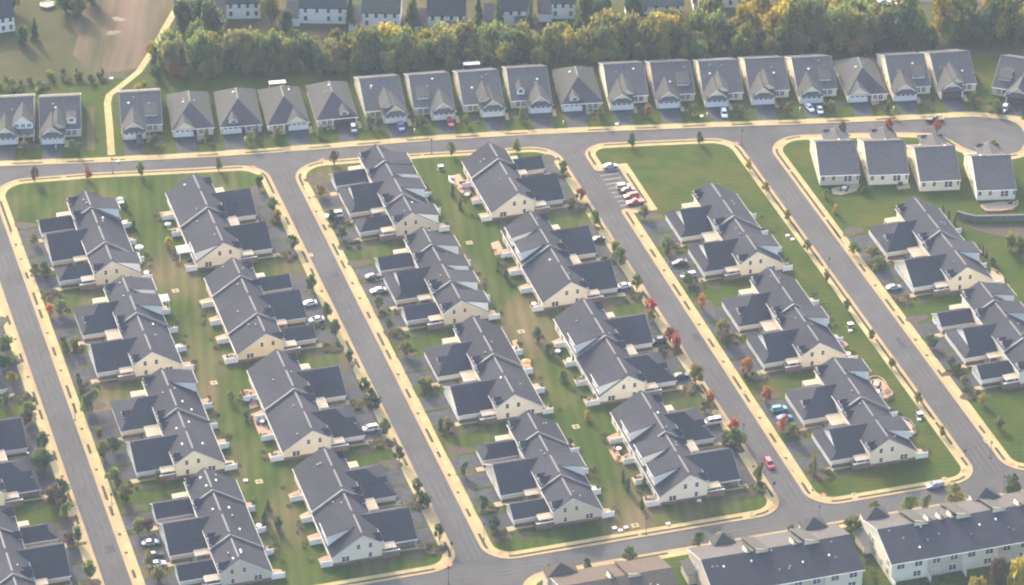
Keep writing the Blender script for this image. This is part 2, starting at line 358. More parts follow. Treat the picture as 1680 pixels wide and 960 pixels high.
# verge planting strips given by their ends in the street grid or on the photograph
def px(K, *prs):
    for a, b in prs: K.verge(P(*a), P(*b))
px(K_BC, ((28, 294), (100, 290)), ((108, 290), (400, 272)), ((4, 330), (12, 386)), ((427, 285), (446, 320)))
px(K_BC, ((520, 954), (715, 936)))
px(K_DE, ((503, 272), (530, 265)), ((545, 263), (690, 253)), ((694, 252), (905, 244)), ((485, 285), (497, 312)), ((918, 258), (926, 270)),
   ((835, 913), (1050, 883)), ((1055, 882), (1220, 852)), ((1232, 848), (1258, 836)))
px(K_F, ((990, 238), (1185, 229)), ((1210, 238), (1262, 308)), ((1263, 310), (1355, 437)), ((1358, 441), (1440, 552)), ((1443, 556), (1540, 688)), ((1543, 692), (1570, 728)),
   ((974, 250), (988, 270)), ((1025, 287), (1056, 332)), ((1027, 348), (1044, 372)), ((1363, 816), (1395, 814)), ((1405, 812), (1545, 787)), ((1555, 785), (1574, 779)), ((1580, 750), (1584, 765)),
   ((1318, 792), (1336, 808)), ((1300, 770), (1305, 776)))
px(K_N, ((20, 266), (70, 266)), ((110, 265), (154, 263)), ((185, 261), (205, 260)), ((1285, 227), (1312, 222)), ((1350, 220), (1395, 219)), ((1432, 218), (1470, 217)), ((1522, 216), (1577, 236)), ((1610, 250), (1657, 246)),
   ((1270, 245), (1290, 280)), ((1292, 283), (1345, 358)), ((1348, 362), (1382, 402)), ((1632, 735), (1650, 755)), ((1668, 769), (1700, 772)), ((1600, 700), (1612, 712)))
doors_x = [-154.6, -140.3, -115.6, -100.2, -85.6, -66.2, -51.3, -36.0, -21.1, -5.9, 8.9, 19.3, 34.1, 48.7, 63.8, 78.3, 93.3, 108.4, 122.8, 137.4]
for a, b in zip(doors_x, doors_x[1:]):
    if b - a > 12.5 and a > -112:
        K_N.verge((a + 4.3, 76 + (a + 155) * .1), (b - 4.0, 76 + (b + 155) * .1))
px(K_S, ((905, 954), (945, 945)), ((930, 948), (955, 942)), ((1035, 925), (1098, 912)), ((1165, 895), (1190, 888)), ((1345, 860), (1385, 851)), ((1275, 876), (1297, 871)), ((1490, 838), (1520, 833)), ((1640, 806), (1700, 796)))
# painted bay lines of the parking notch
for k in range(9):
    s = 58.0 - k * 2.72
    mb = MB(); a, b, c, d = G(s, 44.9), G(s, 50.6), G(s + .14, 50.6), G(s + .14, 44.9)
    mb.face([(*a, .006), (*b, .006), (*c, .006), (*d, .006)]); struct('bay_line', mb, M['linepaint'])
# lighter patch repairs and a long seam on the roads
for (s, t, w, h) in ((20, -47, 2.2, 5), (-40, 41.5, 2.0, 4), (-95, -136, 2.4, 3.4), (-60, 95.5, 1.6, 6)):
    mb = MB(); q = [G(s, t), G(s, t + w), G(s + h, t + w), G(s + h, t)]; mb.face([(*p, .005) for p in q]); struct('road_patch', mb, M['drive'])
# darker worn wheel tracks along the carriageways
M['track'] = mat('worn_asphalt', (.066, .064, .066), (.088, .086, .088), 0.35, .92, (.10, .097, .098), 0.06, .8, coord='Geometry', spec=.05, stretch=(1, .3, 1, -AZ))
for tc_, s_top in ((-136.0, 104), (-47.1, 90), (40.8, 76), (95.6, 66)):
    for off in (-2.4, -.95, .95, 2.4):
        q = [G(-124, tc_ + off - .3), G(-124, tc_ + off + .3), G(s_top, tc_ + off + .3), G(s_top, tc_ + off - .3)]
        fill('wheel_track', q, .004, M['track'])
for off in (-2.4, -.95, .95, 2.4):
    q = [G(-130.7 + off - .3, -90), G(-130.7 + off - .3, 150), G(-130.7 + off + .3, 150), G(-130.7 + off + .3, -90)]; fill('wheel_track', q, .0045, M['track'])
# red tactile squares on the corner ramps
for x, y in ((300 + 437, 928), (822, 907), (1266, 834), (1350, 813), (1581, 773), (1660, 763), (1207, 236), (1000, 236), (528, 263), (414, 275)):
    X, Y = P(x, y); mb = MB(); mb.box(-.9, .9, -.6, .6, 0, .012); struct('tactile_paving', mb, M['tactile'], loc=(X, Y, .118), rz=AZ + .6)
# concrete path climbing the hill on the left
pth = [(-121.8, 81.2), (-124.2, 100), (-126.2, 114.7), (-126.1, 120.2), (-123.9, 124.4), (-118.2, 136.1), (-115.1, 150.4), (-111.8, 169.5), (-108.2, 190), (-100, 230)]
def ribbon(pts, w):
    A, B = [], []
    for k, p in enumerate(pts):
        a = Vector(pts[max(0, k - 1)]); b = Vector(pts[min(len(pts) - 1, k + 1)]); e = (b - a).normalized(); n = Vector((-e.y, e.x)) * w / 2
        A.append(tuple(Vector(p) - n)); B.append(tuple(Vector(p) + n))
    return A, B
A, B = ribbon(pth, 2.2); struct('path', ring(A, B, .15, None, False), M['concrete'])
A, B = ribbon([(-200, 122), (-160, 125), (-150, 128.5), (-140, 132), (-128, 132.6), (-119, 132.3)], 1.2); struct('path', ring(A, B, .14, None, False), M['drive'])
def patch(cx, cy, rx, ry, z, m, name, rot=0, seed=1):
    r = random.Random(seed); pts = []
    ph = [r.uniform(0, 6) for _ in range(4)]
    for k in range(22):
        a = k / 22 * 2 * math.pi; q = 1 + .22 * math.sin(2 * a + ph[0]) + .14 * math.sin(3 * a + ph[1]) + .08 * math.sin(5 * a + ph[2])
        x, y = rx * q * math.cos(a), ry * q * math.sin(a)
        pts.append((cx + x * math.cos(rot) - y * math.sin(rot), cy + x * math.sin(rot) + y * math.cos(rot)))
    return fill(name, pts, z, m)
A, B = ribbon([(-128.3, 84), (-130, 100), (-131, 112)], 2.4); struct('worn_strip', ring(A, B, .13, None, False), M['meadow'])
fill('meadow', [P(*p) for p in ((120, 2), (150, -30), (330, -30), (292, 6), (246, 84), (228, 112), (196, 118), (172, 120), (150, 118), (120, 90), (128, 60), (110, 30))], .138, M['meadow'])
for k, (x, y) in enumerate(((194, 32), (186, 54))):
    X, Y = P(x, y); patch(X, Y, 2.2, 1.5, .146, M['earth'], 'bare_earth', 0, k + 30)

# ------------------------------------------------------------------ shared building pieces (x = out of the front, y = along the street, m mirrors x)
Z0 = .118
def window(parent, w, h, loc, rz, frame=None, wide=False):
    """frame with a mullion and a pane as its sub-part; local: faces -y, centred on x, sill at z=0"""
    def fr():
        b = MB(); t = .09
        b.box(-w / 2, w / 2, -.07, .02, -t, 0); b.box(-w / 2, w / 2, -.07, .02, h, h + t)
        b.box(-w / 2 - t, -w / 2, -.07, .02, -t, h + t); b.box(w / 2, w / 2 + t, -.07, .02, -t, h + t)
        if wide: b.box(-.07, .07, -.07, .02, 0, h)
        b.box(-w / 2, w / 2, -.05, .0, h * .5 - .03, h * .5 + .03)
        return b
    f = put('window', cached(('wf', w, h, wide), fr, 'window'), frame or M['white'], parent, loc, rz)
    put('pane', cached(('wp', w, h), lambda: MB().box(-w / 2, w / 2, -.025, -.005, 0, h), 'pane'), M['glass'], f)
    return f
def gdoor(parent, w, h, loc, rz, m, lights=True):
    """sectional garage door facing -y"""
    def dr():
        b = MB()
        for k in range(4): b.box(-w / 2, w / 2, -.06, .02, k * h / 4 + .015, (k + 1) * h / 4 - .015)
        b.box(-w / 2, w / 2, -.03, .02, 0, h)
        return b
    d = put('garage_door', cached(('gd', w, h), dr, 'garage_door'), m, parent, loc, rz)
    if lights:
        n = 4 if w > 4 else 3
        for k in range(n):
            put('door_window', cached(('dl', w), lambda: MB().box(-w / n * .33, w / n * .33, -.075, -.055, .08, h / 4 - .1), 'door_window'), M['glass'], d, (-w / 2 + w / n * (k + .5), 0, h * .75))
    return d
def dormer(parent, u1, yc, w, zb, zt, zr, k, m, wall, roof, pitch=.9, win=True, name='dormer'):
    """gabled dormer on a slope z = zr - k*u that faces +x (times m)"""
    ub = (zr - zt) / k; zp = zt + pitch * w / 2; ur = (zr - zp) / k
    b = MB(m)
    for s in (-1, 1):
        y = yc + s * w / 2; b.loft([(u1, y, zb), (u1, y, zt), (ub, y, zt)], [(u1, y - s * .12, zb), (u1, y - s * .12, zt), (ub, y - s * .12, zt)])
    b.loft([(u1, yc - w / 2 + .12, zb), (u1, yc + w / 2 - .12, zb), (u1, yc + w / 2 - .12, zt), (u1, yc, zp - .1), (u1, yc - w / 2 + .12, zt)],
           [(u1 - .12, yc - w / 2 + .12, zb), (u1 - .12, yc + w / 2 - .12, zb), (u1 - .12, yc + w / 2 - .12, zt), (u1 - .12, yc, zp - .1), (u1 - .12, yc - w / 2 + .12, zt)])
    d = put(name, b, wall, parent)
    r = MB(m); o = .22
    for s in (-1, 1):
        r.slab([(u1 + .25, yc, zp + .03), (u1 + .25, yc + s * (w / 2 + o), zt - o * pitch + .03), (ub + .05, yc + s * (w / 2 + o), zt - o * pitch + .03), (ur - .2, yc, zp + .03)], .1)
    put('dormer_roof', r, roof, d)
    t = MB(m)
    for s in (-1, 1):
        t.loft([(u1 + .28, yc, zp - .02), (u1 + .28, yc + s * (w / 2 + o), zt - o * pitch - .02), (u1 + .28, yc + s * (w / 2 + o), zt - o * pitch - .24), (u1 + .28, yc, zp - .24)],
               [(u1 + .22, yc, zp - .02), (u1 + .22, yc + s * (w / 2 + o), zt - o * pitch - .02), (u1 + .22, yc + s * (w / 2 + o), zt - o * pitch - .24), (u1 + .22, yc, zp - .24)])
    put('rake_trim', t, M['white'], d)
    if win and zt - zb > .7: window(d, w * .5, min(1.1, zt - zb - .15), (m * (u1 + .02), yc, max(zb + .3, zt - 1.05)), m * math.pi / 2)
    return d

# ------------------------------------------------------------------ attached houses: stepped gabled range, garage wings to the street, shed dormers and patios behind
FR, BK = 5.0, -8.0
TYPES = {'P': ([(0, 20.6, 8.3), (20.6, 41.2, 8.9)], [(2.8, 17.8), (23.4, 38.4)], [0, 10.3, 20.6, 30.9, 41.2]),
         'Q': ([(0, 10.6, 8.25), (10.6, 31.0, 8.75), (31.0, 41.2, 9.25)], [(3.0, 10.1), (14.7, 29.7), (31.8, 38.9)], [0, 10.6, 20.8, 31.0, 41.2]),
         'R': ([(0, 20.8, 8.3), (20.8, 31.2, 8.9)], [(2.8, 17.8), (22.4, 29.5)], [0, 10.4, 20.8, 31.2])}
def villa(label, typ, m, s0, t, wallm, dorms, wings, fdorms, brickwing=False, vents=1, group='attached house blocks'):
    root = thing('attached_house_block', label, 'house', (*G(s0, t), 0), AZ, group)
    secs, wr, units = TYPES[typ]; rv = random.Random(int(s0 * 10 + t * 7)); rf = M['roof']
    wm = M[wallm]
    def zroof(y): return [z for a, b, z in secs if a <= y <= b][0]
    for i, (a, b, zr) in enumerate(secs):
        zf, zb = zr - 3.15, zr - 5.2
        prof = [(FR, 0), (FR, zf - .2), (0, zr - .22), (BK, zb - .2), (BK, 0)]
        y1 = b - (.004 if i < len(secs) - 1 else 0)
        w = MB(m).loft([(x, a, z) for x, z in prof], [(x, y1, z) for x, z in prof]); put('wall', w, wm, root)
        r = MB(m); ya = a - .35; yb = b + (.35 if i == len(secs) - 1 else -.36)
        r.slab([(FR + .4, ya, zf - .25), (0, ya, zr), (0, yb, zr), (FR + .4, yb, zf - .25)], .2)
        r.slab([(BK - .4, ya, zb - .26), (0, ya, zr), (0, yb, zr), (BK - .4, yb, zb - .26)], .2)
        ro = put('roof', r, rf, root)
        for q0, q1 in zip(units, units[1:]):                      # ridge vents, one length per dwelling
            if q0 >= a - .1 and q1 <= b + .1:
                put('ridge_cap', cached(('rc', round(q1 - q0, 1)), lambda: MB().slab([(-.24, 1.0, -.1), (0, 1.0, .06), (.24, 1.0, -.1), (.24, q1 - q0 - 1.0, -.1), (0, q1 - q0 - 1.0, .06), (-.24, q1 - q0 - 1.0, -.1)][:0] or
                    [(-.24, 1.0, 0), (.24, 1.0, 0), (.24, q1 - q0 - 1.0, 0), (-.24, q1 - q0 - 1.0, 0)], .14), 'ridge_cap'), M['ridge'], ro, (0, q0, zr + .07))
        tr = MB(m); h = .30 if i == 0 else .36
        for xe, ze in ((FR + .4, zf - .25), (BK - .4, zb - .26)):
            tr.loft([(0, ya - .05, zr - .03), (xe, ya - .05, ze - .03), (xe, ya - .05, ze - .03 - h), (0, ya - .05, zr - .03 - h)], [(0, ya, zr - .03), (xe, ya, ze - .03), (xe, ya, ze - .03 - h), (0, ya, zr - .03 - h)])
        put('rake_trim', tr, M['trim'] if i == 0 else M['ridge'], ro)
        if i > 0:
            cp = MB(m)
            for xe, ze in ((FR + .4, zf - .25), (BK - .4, zb - .26)): cp.slab([(0, ya - .06, zr + .07), (xe, ya - .06, ze + .07), (xe, ya + .32, ze + .07), (0, ya + .32, zr + .07)], .06)
            put('flashing', cp, M['flash'], ro)
        gt = MB(m); gt.box(FR + .4, FR + .5, ya, yb, zf - .50, zf - .30); gt.box(BK - .5, BK - .4, ya, yb, zb - .50, zb - .30); put('gutter', gt, M['white'], ro)
        for q in range(2 if vents < 2 else 4):                    # plumbing and fan vents
            vx, vy = rv.uniform(-4.5, -.8) if rv.random() < .7 else rv.uniform(.8, 2.0), rv.uniform(a + 1.5, b - 1.5)
            vz = zr + (.65 * vx if vx < 0 else -.63 * vx)
            hi = vents > 1 and rv.random() < .7 or rv.random() < .12
            put('roof_vent', cached('vent' if not hi else 'ventw', lambda: MB().box(-.16, .16, -.16, .16, -.2, .45) if not hi else MB().box(-.22, .22, -.3, .3, -.2, .26), 'roof_vent'), M['white'] if hi else M['metal'], ro, (m * vx, vy, vz))
    # shed dormers on the back slope
    for f, wd in dorms:
        zr = zroof(min(max(f + .3, .1), units[-1])); f = f + .06
        b = MB(m); zt = zr - 2.15
        for y, s in ((f, 1), (f + wd, -1)):
            b.loft([(-.7, y, zr - .62), (BK - .02, y, zt), (BK - .02, y, zr - 5.35)], [(-.7, y + .14 * s, zr - .62), (BK - .02, y + .14 * s, zt), (BK - .02, y + .14 * s, zr - 5.35)])
        b.box(BK - .02, BK + .12, f + .14, f + wd - .14, zr - 5.35, zt)
        d = put('shed_dormer', b, M['pale'] if wallm != 'yellow' else wm, root)
        r = MB(m).slab([(-.25, f - .28, zr - .28), (-.25, f + wd + .28, zr - .28), (BK - .45, f + wd + .28, zt + .02), (BK - .45, f - .28, zt + .02)], .16)
        put('dormer_roof', r, rf, d)
        put('gutter', MB(m).box(BK - .56, BK - .45, f - .28, f + wd + .28, zt - .28, zt - .02), M['white'], d)
        for q in (.28, .72): window(d, 1.5, 1.3, (m * (BK - .04), f + wd * q, zr - 4.2), -m * math.pi / 2, None, True)
    # garage wings
    for i, (a, b) in enumerate(wr):
        st = wings[i % len(wings)]; mid = (a + b) / 2; hw = (b - a) / 2; ze = 2.6; k = .6; zw = ze + k * hw; UE = 14.7
        zr = zroof(mid); zf = zr - 3.15
        h = {'gable': 0, 'dutch': 2.1, 'hip': hw * .8, 'gablet': hw * .8}[st]; hk = min(h, hw)
        walls = MB(m); walls.box(FR + .002, UE, a, b, 0, ze - .1)
        g = put('garage', walls, M['brick'] if brickwing and i in (0,) else wm, root)
        if h == 0 or st == 'dutch':
            ux = UE - h; zk = ze + k * hk
            put('gable_wall', MB(m).loft([(ux, a + hk + .1, zk - .15), (ux, b - hk - .1, zk - .15), (ux, mid, zw - .2)], [(ux - .15, a + hk + .1, zk - .15), (ux - .15, b - hk - .1, zk - .15), (ux - .15, mid, zw - .2)]), M['white'] if st == 'dutch' else wm, g)
        r = MB(m); o = .35
        for s, ye in ((1, a), (-1, b)):
            pts = [(UE + o, ye - s * o, ze - .2)]
            if st in ('hip', 'gablet'): pts += [(UE + .0 - h, mid, zw)]
            elif st == 'dutch': pts += [(UE - h + .3, ye + s * (hk - .3), ze + k * (hk - .3)), (UE - h + .3, mid, zw)]
            else: pts += [(UE + o, mid, zw)]
            if zw > zf: pts += [((zr - zw) / .63, mid, zw), (FR + .3, ye + s * (zf - .2 - ze) / k, zf - .2), (FR, ye - s * o, ze - .2)]
            else: pts += [(FR, mid, zw), (FR, ye - s * o, ze - .2)]
            r.slab([(p[0], p[1], p[2] + (.004 if s > 0 else .007)) for p in pts], .18)
        ro = put('garage_roof', r, rf, g)
        if st in ('hip', 'gablet'): put('hip_end', MB(m).slab([(UE + o, a - o, ze - .19), (UE + o, b + o, ze - .19), (UE - h, mid, zw + .012)], .17), rf, g)
        if st == 'dutch': put('pent_roof', MB(m).slab([(UE + o, a - o, ze - .19), (UE + o, b + o, ze - .19), (UE - h - .05, b - hk + .1, ze + k * hk - .05), (UE - h - .05, a + hk - .1, ze + k * hk - .05)], .17), rf, g)
        if st == 'gable':
            t2 = MB(m)
            for s, ye in ((1, a), (-1, b)):
                t2.loft([(UE + o + .05, mid, zw - .04), (UE + o + .05, ye - s * o, ze - .24), (UE + o + .05, ye - s * o, ze - .5), (UE + o + .05, mid, zw - .32)], [(UE + o, mid, zw - .04), (UE + o, ye - s * o, ze - .24), (UE + o, ye - s * o, ze - .5), (UE + o, mid, zw - .32)])
            put('rake_trim', t2, M['white'], g)
        if st == 'gablet': dormer(g, UE - 1.2, mid - hw * .35, 2.2, ze + .6, ze + 1.9, ze + k * UE + .0, k, m, M['white'], rf, .8, True, 'gable_dormer')
        gt = MB(m); gt.box(FR + .5, UE + o, a - o - .1, a - o, ze - .46, ze - .22); put('gutter', gt, M['white'], g)
        put('corner_post', MB(m).box(UE - .1, UE + .05, a - .05, a + .12, 0, ze - .3), M['white'], g)
        if not (brickwing and i == 0): put('brick_base', MB(m).box(FR + .6, UE - .02, a - .06, a, 0, .85), M['brick'], g)
        n = 2 if hw > 5 else 1
        for q in range(n):
            yc = a + (b - a) * ((q + .5) / n)
            gdoor(g, 4.9, 2.15, (m * (UE + .01), yc, .02), m * math.pi / 2, M['door'])
        # driveway pads are ground
    # porches: pergola roof over the side entries, brick screen wall at the near end
    por = [(wr[0][0] - 2.7, wr[0][0] - .12)]
    for (a, b), (c, d) in zip(wr, wr[1:]):
        if c - b > 5: por += [(b + .1, b + 2.6), (c - 2.7, c - .12)]
        elif c - b > 4: por += [(c - 2.7, c - .12)]
    por += [(wr[-1][1] + .12, units[-1] - .05)]
    for a, b in por:
        if b - a < 1.2: continue
        pg = put('pergola', MB(m).box(FR + .06, 8.9, a, a + .14, 2.55, 2.78).box(FR + .06, 8.9, b - .14, b, 2.55, 2.78).box(8.7, 8.84, a + .15, b - .15, 2.5, 2.72).box(8.6, 8.78, a, a + .18, 0, 2.54).box(8.6, 8.78, b - .18, b, 0, 2.54), M['trim'], root)
        sl_ = MB(m)
        for q in range(12): sl_.box(FR + .2 + q * .3, FR + .39 + q * .3, a, b, 2.79, 2.88)
        put('slats', sl_, M['wood'], pg, kind='stuff')
        put('porch_floor', MB(m).box(FR + .02, 9.4, a, b, 0, .24), M['paving'], root)
    put('brick_screen', MB(m).box(FR - .1, 9.7, -.32, -.04, 0, 1.95).box(9.45, 9.7, -.035, 2.0, 0, 1.95), M['brick'], root)
    put('screen_coping', MB(m).box(FR - .05, 9.75, -.37, .01, 1.95, 2.03), M['trim'], root)
    put('brick_base', MB(m).box(BK + .02, FR - .12, -.07, -.004, 0, .95), M['brick'], root)
    # openings of the near gable, far gable, front and back
    for x, z, w, h, wd in ((-1.15, 4.05, .85, 1.35, 0), (2.0, 4.05, .85, 1.35, 0), (1.9, 1.15, .85, 1.35, 0), (-4.6, 1.0, 1.9, 1.45, 1)):
        if wallm == 'yellow' and w < 1 and z < 2: continue
        window(root, w, h, (m * x, -.01, z), 0, None, wd)
        window(root, w, h, (m * x, units[-1] + .01, z), math.pi, None, wd)
    put('gable_vent', cached('gvent', lambda: MB().loft([(.36 * math.cos(k * math.pi / 6), -.05, .36 * math.sin(k * math.pi / 6)) for k in range(12)], [(.36 * math.cos(k * math.pi / 6), .02, .36 * math.sin(k * math.pi / 6)) for k in range(12)]), 'gable_vent'), M['trim'], root, (m * .1, -.005, secs[0][2] - 1.6))
    for q0, q1 in zip(units, units[1:]):
        pd = put('patio_door', cached('pdoor', lambda: MB().box(-1.0, 1.0, -.05, .02, 0, .12).box(-1.0, 1.0, -.05, .02, 2.05, 2.2).box(-1.0, -.9, -.05, .02, .12, 2.05).box(.9, 1.0, -.05, .02, .12, 2.05).box(-.06, .06, -.05, .02, .12, 2.05), 'patio_door'), M['white'], root, (m * (BK - .01), q0 + 3.3, .12), -m * math.pi / 2)
        put('pane', cached('pdpane', lambda: MB().box(-.9, .9, -.03, -.004, .12, 2.05), 'pane'), M['glass'], pd)
        window(root, 1.6, 1.3, (m * (BK - .01), q0 + 7.4, .9), -m * math.pi / 2, None, True)
        ed = put('front_door', cached('fdoor', lambda: MB().box(-.5, .5, -.06, .02, 0, 2.1), 'front_door'), M['darkdoor'], root, (m * (FR + .01), q0 + 1.3 if q0 < 1 else q0 - 1.0, .25), m * math.pi / 2)
    for y, kind in fdorms:
        zr = zroof(min(max(y, .2), units[-1] - .2))
        if kind == 'g': dormer(root, FR + .03, y, 2.5, zr - 3.6, zr - 2.25, zr, .63, m, M['trim'], rf, .85)
        else:
            for q in (-.95, .95): dormer(root, FR + .03, y + q, 1.15, zr - 3.6, zr - 2.3, zr, .63, m, M['trim'], rf, 1.0, True)
    return root

def street_edge(m, t): return None
VILLAS = []   # name used in labels, type, side, near end s, ridge t, wall, dormers, wings, front dormers, brick wing, vents
def ordn(k): return ORD[k]
def vrow(col, side, street, m, rows):
    for k, rw in rows:
        VILLAS.append(dict(col=col, k=k, where='%s block down on the %s of the %s street' % (ORD[k], side, street), short='%s block down, %s of %s street' % (ORD[k], side, street), m=m, **rw))
def V(typ, s0, t, wall, dorms=(), wings=('dutch', 'gable'), fd=None, brick=False, vents=1):
    if fd is None: fd = {'P': [(1.4, 'g'), (18.9, 'g'), (22.0, 'g'), (39.8, 'p')], 'Q': [(1.5, 'g'), (12.5, 'g'), (30.2, 'g'), (39.9, 'g'), (13.9, 'p')], 'R': [(1.5, 'p'), (19.3, 'g')]}[typ]
    return dict(typ=typ, s0=s0, t=t, wall=wall, dorms=[(d, 6.2) for d in dorms], wings=wings, fd=fd, brick=brick, vents=vents)
PB = [(1.4, 'p'), (18.9, 'p'), (22.0, 'p'), (39.8, 'g')]
PC = [(1.4, 'p'), (18.9, 'g'), (22.2, 'p'), (39.8, 'p')]
vrow('B', 'right', 'first', -1, [(0, V('Q', 35.9, -108.3, 'tan', (31.2, .1), ('hip', 'gable', 'gable'), [(1.5, 'g'), (29.5, 'g'), (40.0, 'g'), (31.6, 'p')], vents=1)),
    (1, V('P', -15.4, -107.4, 'cream', (25.5, 34.6), ('gable', 'gablet'), PB)), (2, V('P', -66.8, -106.8, 'cream', (34.8,), ('gable', 'gablet'), PB, vents=2)),
    (3, V('Q', -118.6, -106.3, 'tan', (), ('gable', 'gable', 'gable'), vents=2))])
vrow('C', 'left', 'second', 1, [(0, V('P', 37.3, -75.6, 'cream', (.1,), ('gable', 'gable'), PC)), (1, V('Q', -14.9, -75.3, 'yellow', (), ('gable', 'gable', 'gable'))),
    (2, V('P', -66.2, -74.6, 'cream', (), ('gablet', 'gable'), PC)), (3, V('P', -117.1, -74.0, 'cream', (4.8,), ('gable', 'gablet'), PC, True))])
vrow('D', 'right', 'second', -1, [(0, V('Q', 38.8, -19.0, 'tan', (31.2, 24.4, 15.3, .1), ('hip', 'dutch', 'gable'))), (1, V('Q', -13.1, -18.8, 'tan', (31.2, 20.3, 10.9, .1), ('gable', 'dutch', 'gable'))),
    (2, V('P', -64.3, -18.3, 'ivory', (), ('gable', 'gablet'), PC)), (3, V('Q', -116.1, -18.0, 'tan', (15.5,), ('gable', 'gable', 'dutch')))])
vrow('E', 'left', 'third', 1, [(0, V('R', 41.1, 14.0, 'cream', (), ('gable', 'gable'))), (1, V('P', -12.2, 13.7, 'cream', (31.0, 22.3), ('gable', 'gable'), PC)),
    (2, V('P', -63.9, 13.9, 'ivory', (21.4, .1), ('gablet', 'gable'), PC)), (3, V('P', -114.5, 14.4, 'ivory', (25.6, 14.3, 4.8), ('gable', 'gablet'), PC, True))])
vrow('F', 'right', 'third', -1, [(0, V('P', -11.0, 70.0, 'cream', (4.5,), ('dutch', 'dutch'))), (1, V('P', -62.7, 69.6, 'cream', (14.8,), ('dutch', 'gablet'), PB)),
    (2, V('P', -113.2, 70.2, 'cream', (35.0, 5.2), ('dutch', 'gablet'), PB))])
vrow('G', 'right', 'fourth', -1, [(0, V('P', -36.1, 124.3, 'cream', (9.8,), ('gable', 'gablet'), PC)), (1, V('Q', -87.5, 123.8, 'ivory', (34.8, 25.4), ('gable', 'dutch', 'gable')))])
vrow('A', 'left', 'first', 1, [(0, V('P', -16.2, -162.3, 'cream')), (1, V('P', -67.4, -162.2, 'cream', (), ('gablet', 'gable'), None, True)), (2, V('Q', -120.0, -162.0, 'tan'))])
WALLWORD = dict(tan='tan', cream='cream', ivory='ivory', yellow='yellow')
KERB_T = dict(A=-142.3, B=-129.2, C=-53.8, D=-40.4, E=34.0, F=47.4, G=102.7)
K_OF = dict(A=K_A, B=K_BC, C=K_BC, D=K_DE, E=K_DE, F=K_F, G=K_N)
def buildv(v):
    lab = '%s sided attached houses under slate roofs, %s' % (WALLWORD[v['wall']], v['short'])
    v['root'] = villa(lab, v['typ'], v['m'], v['s0'], v['t'], v['wall'], v['dorms'], v['wings'], v['fd'], v['brick'], v['vents'])
    m, s0, t = v['m'], v['s0'], v['t']; secs, wr, units = TYPES[v['typ']]
    U = abs(t - KERB_T[v['col']]); K = K_OF[v['col']]; v['U'] = U
    def g(u, y): return G(s0 + y, t + m * u)
    def rect(name, u0, u1, y0, y1, z, mm):
        q = [g(u0, y0), g(u1, y0), g(u1, y1), g(u0, y1)]; fill(name, q, z, mm)
    rr = random.Random(int(s0) + 991)
    gaps = []; prev = -3.2
    for a, b in wr:
        two = b - a > 10; mid = (a + b) / 2
        for y0, y1 in (((a + .4, mid - .55), (mid + .55, b - .4)) if two else ((a + .4, b - .4),)):
            rect('driveway', 14.7, U + .1, y0, y1, .128, M['drive']); rect('driveway_apron', U - .02, U + 2.05, y0 - .1, y1 + .1, .134, M['concrete'])
        gaps.append((prev, a)); prev = b
        if two: K.verge(g(U + 1.5, mid - .6), g(U + 1.5, mid + .6))
        # path from the drive to the porch
        rect('walkway', 14.9, 16.9, a - 1.7, a + .3, .14, M['paving'])
        rect('walkway', 9.8, 14.9, a - 1.5, a - .5, .137, M['paving'])
    gaps.append((prev, units[-1] + 2.6))
    for i, (a, b) in enumerate(gaps):
        if b - a < 2: continue
        c = g(18.6 + rr.uniform(-.6, .6), (a + b) / 2); patch(c[0], c[1], 3.0, min((b - a) / 2 - .2, 3.1), .126, M['mulch'], 'flower_bed', AZ, int(s0 * 3 + i * 17 + t))
        c = g(12.0, (a + b) / 2 - .3)
        if i == 0: c = g(13.2, a + 1.6); patch(c[0], c[1], 2.2, 1.2, .129, M['mulch'], 'flower_bed', AZ, int(s0 + 5))
        if 0 < i < len(gaps) - 1: K.verge(g(U + 1.5, a + .5), g(U + 1.5, b - .4))
    if v['k'] < 9:
        y = units[-1]
        K.verge(g(U + 1.5, wr[-1][1] + .7), g(U + 1.5, y + 3.0)) if (v['col'], v['k']) not in (('B', 0), ('C', 0), ('D', 0), ('E', 0), ('F', 0)) else None
        if (v['col'], v['k']) not in (('F', 2), ('G', 1)): K.verge(g(U + 1.5, -4.6), g(U + 1.5, wr[0][0] - .5))
    # patios and white screen panels at the back, one to each dwelling
    n = 0
    for q0, q1 in zip(units, units[1:]):
        ln = rr.uniform(2.7, 3.6); yp = q0 + (.05 if q0 == 0 else .25)
        pt = M['patio'] if rr.random() < .45 else M['patio_grey']
        q = [g(BK - .02, yp + .5), g(BK - ln, yp + .5), g(BK - ln, yp + rr.uniform(3.6, 5.2)), g(BK - .02, yp + 5)]
        pm = MB().poly([(p[0], p[1]) for p in q], .2, .05); struct('patio', pm, pt)
        X, Y = g(BK - .12, yp)
        f = thing('privacy_fence', '', 'fence', (X, Y, Z0), AZ, 'white patio screens behind the attached houses')
        put('panel', cached(('fp', round(ln, 1), m), lambda: MB(m).box(-ln + .1, -.12, -.04, .04, .08, 1.62), 'panel'), M['white'], f)
        put('rail', cached(('fr', round(ln, 1), m), lambda: MB(m).box(-ln + .1, -.12, -.07, .07, 1.62, 1.75), 'rail'), M['white'], f)
        for x in (-.06, -ln + .04): put('post', cached(('fpost', m), lambda: MB().box(-.07, .07, -.08, .08, 0, 1.86), 'post'), M['white'], f, (m * x, 0, 0))
        f['label'] = 'white patio screen behind %s, %s from its near end' % (v['short'], ORD[n]); n += 1
for v in VILLAS: buildv(v)

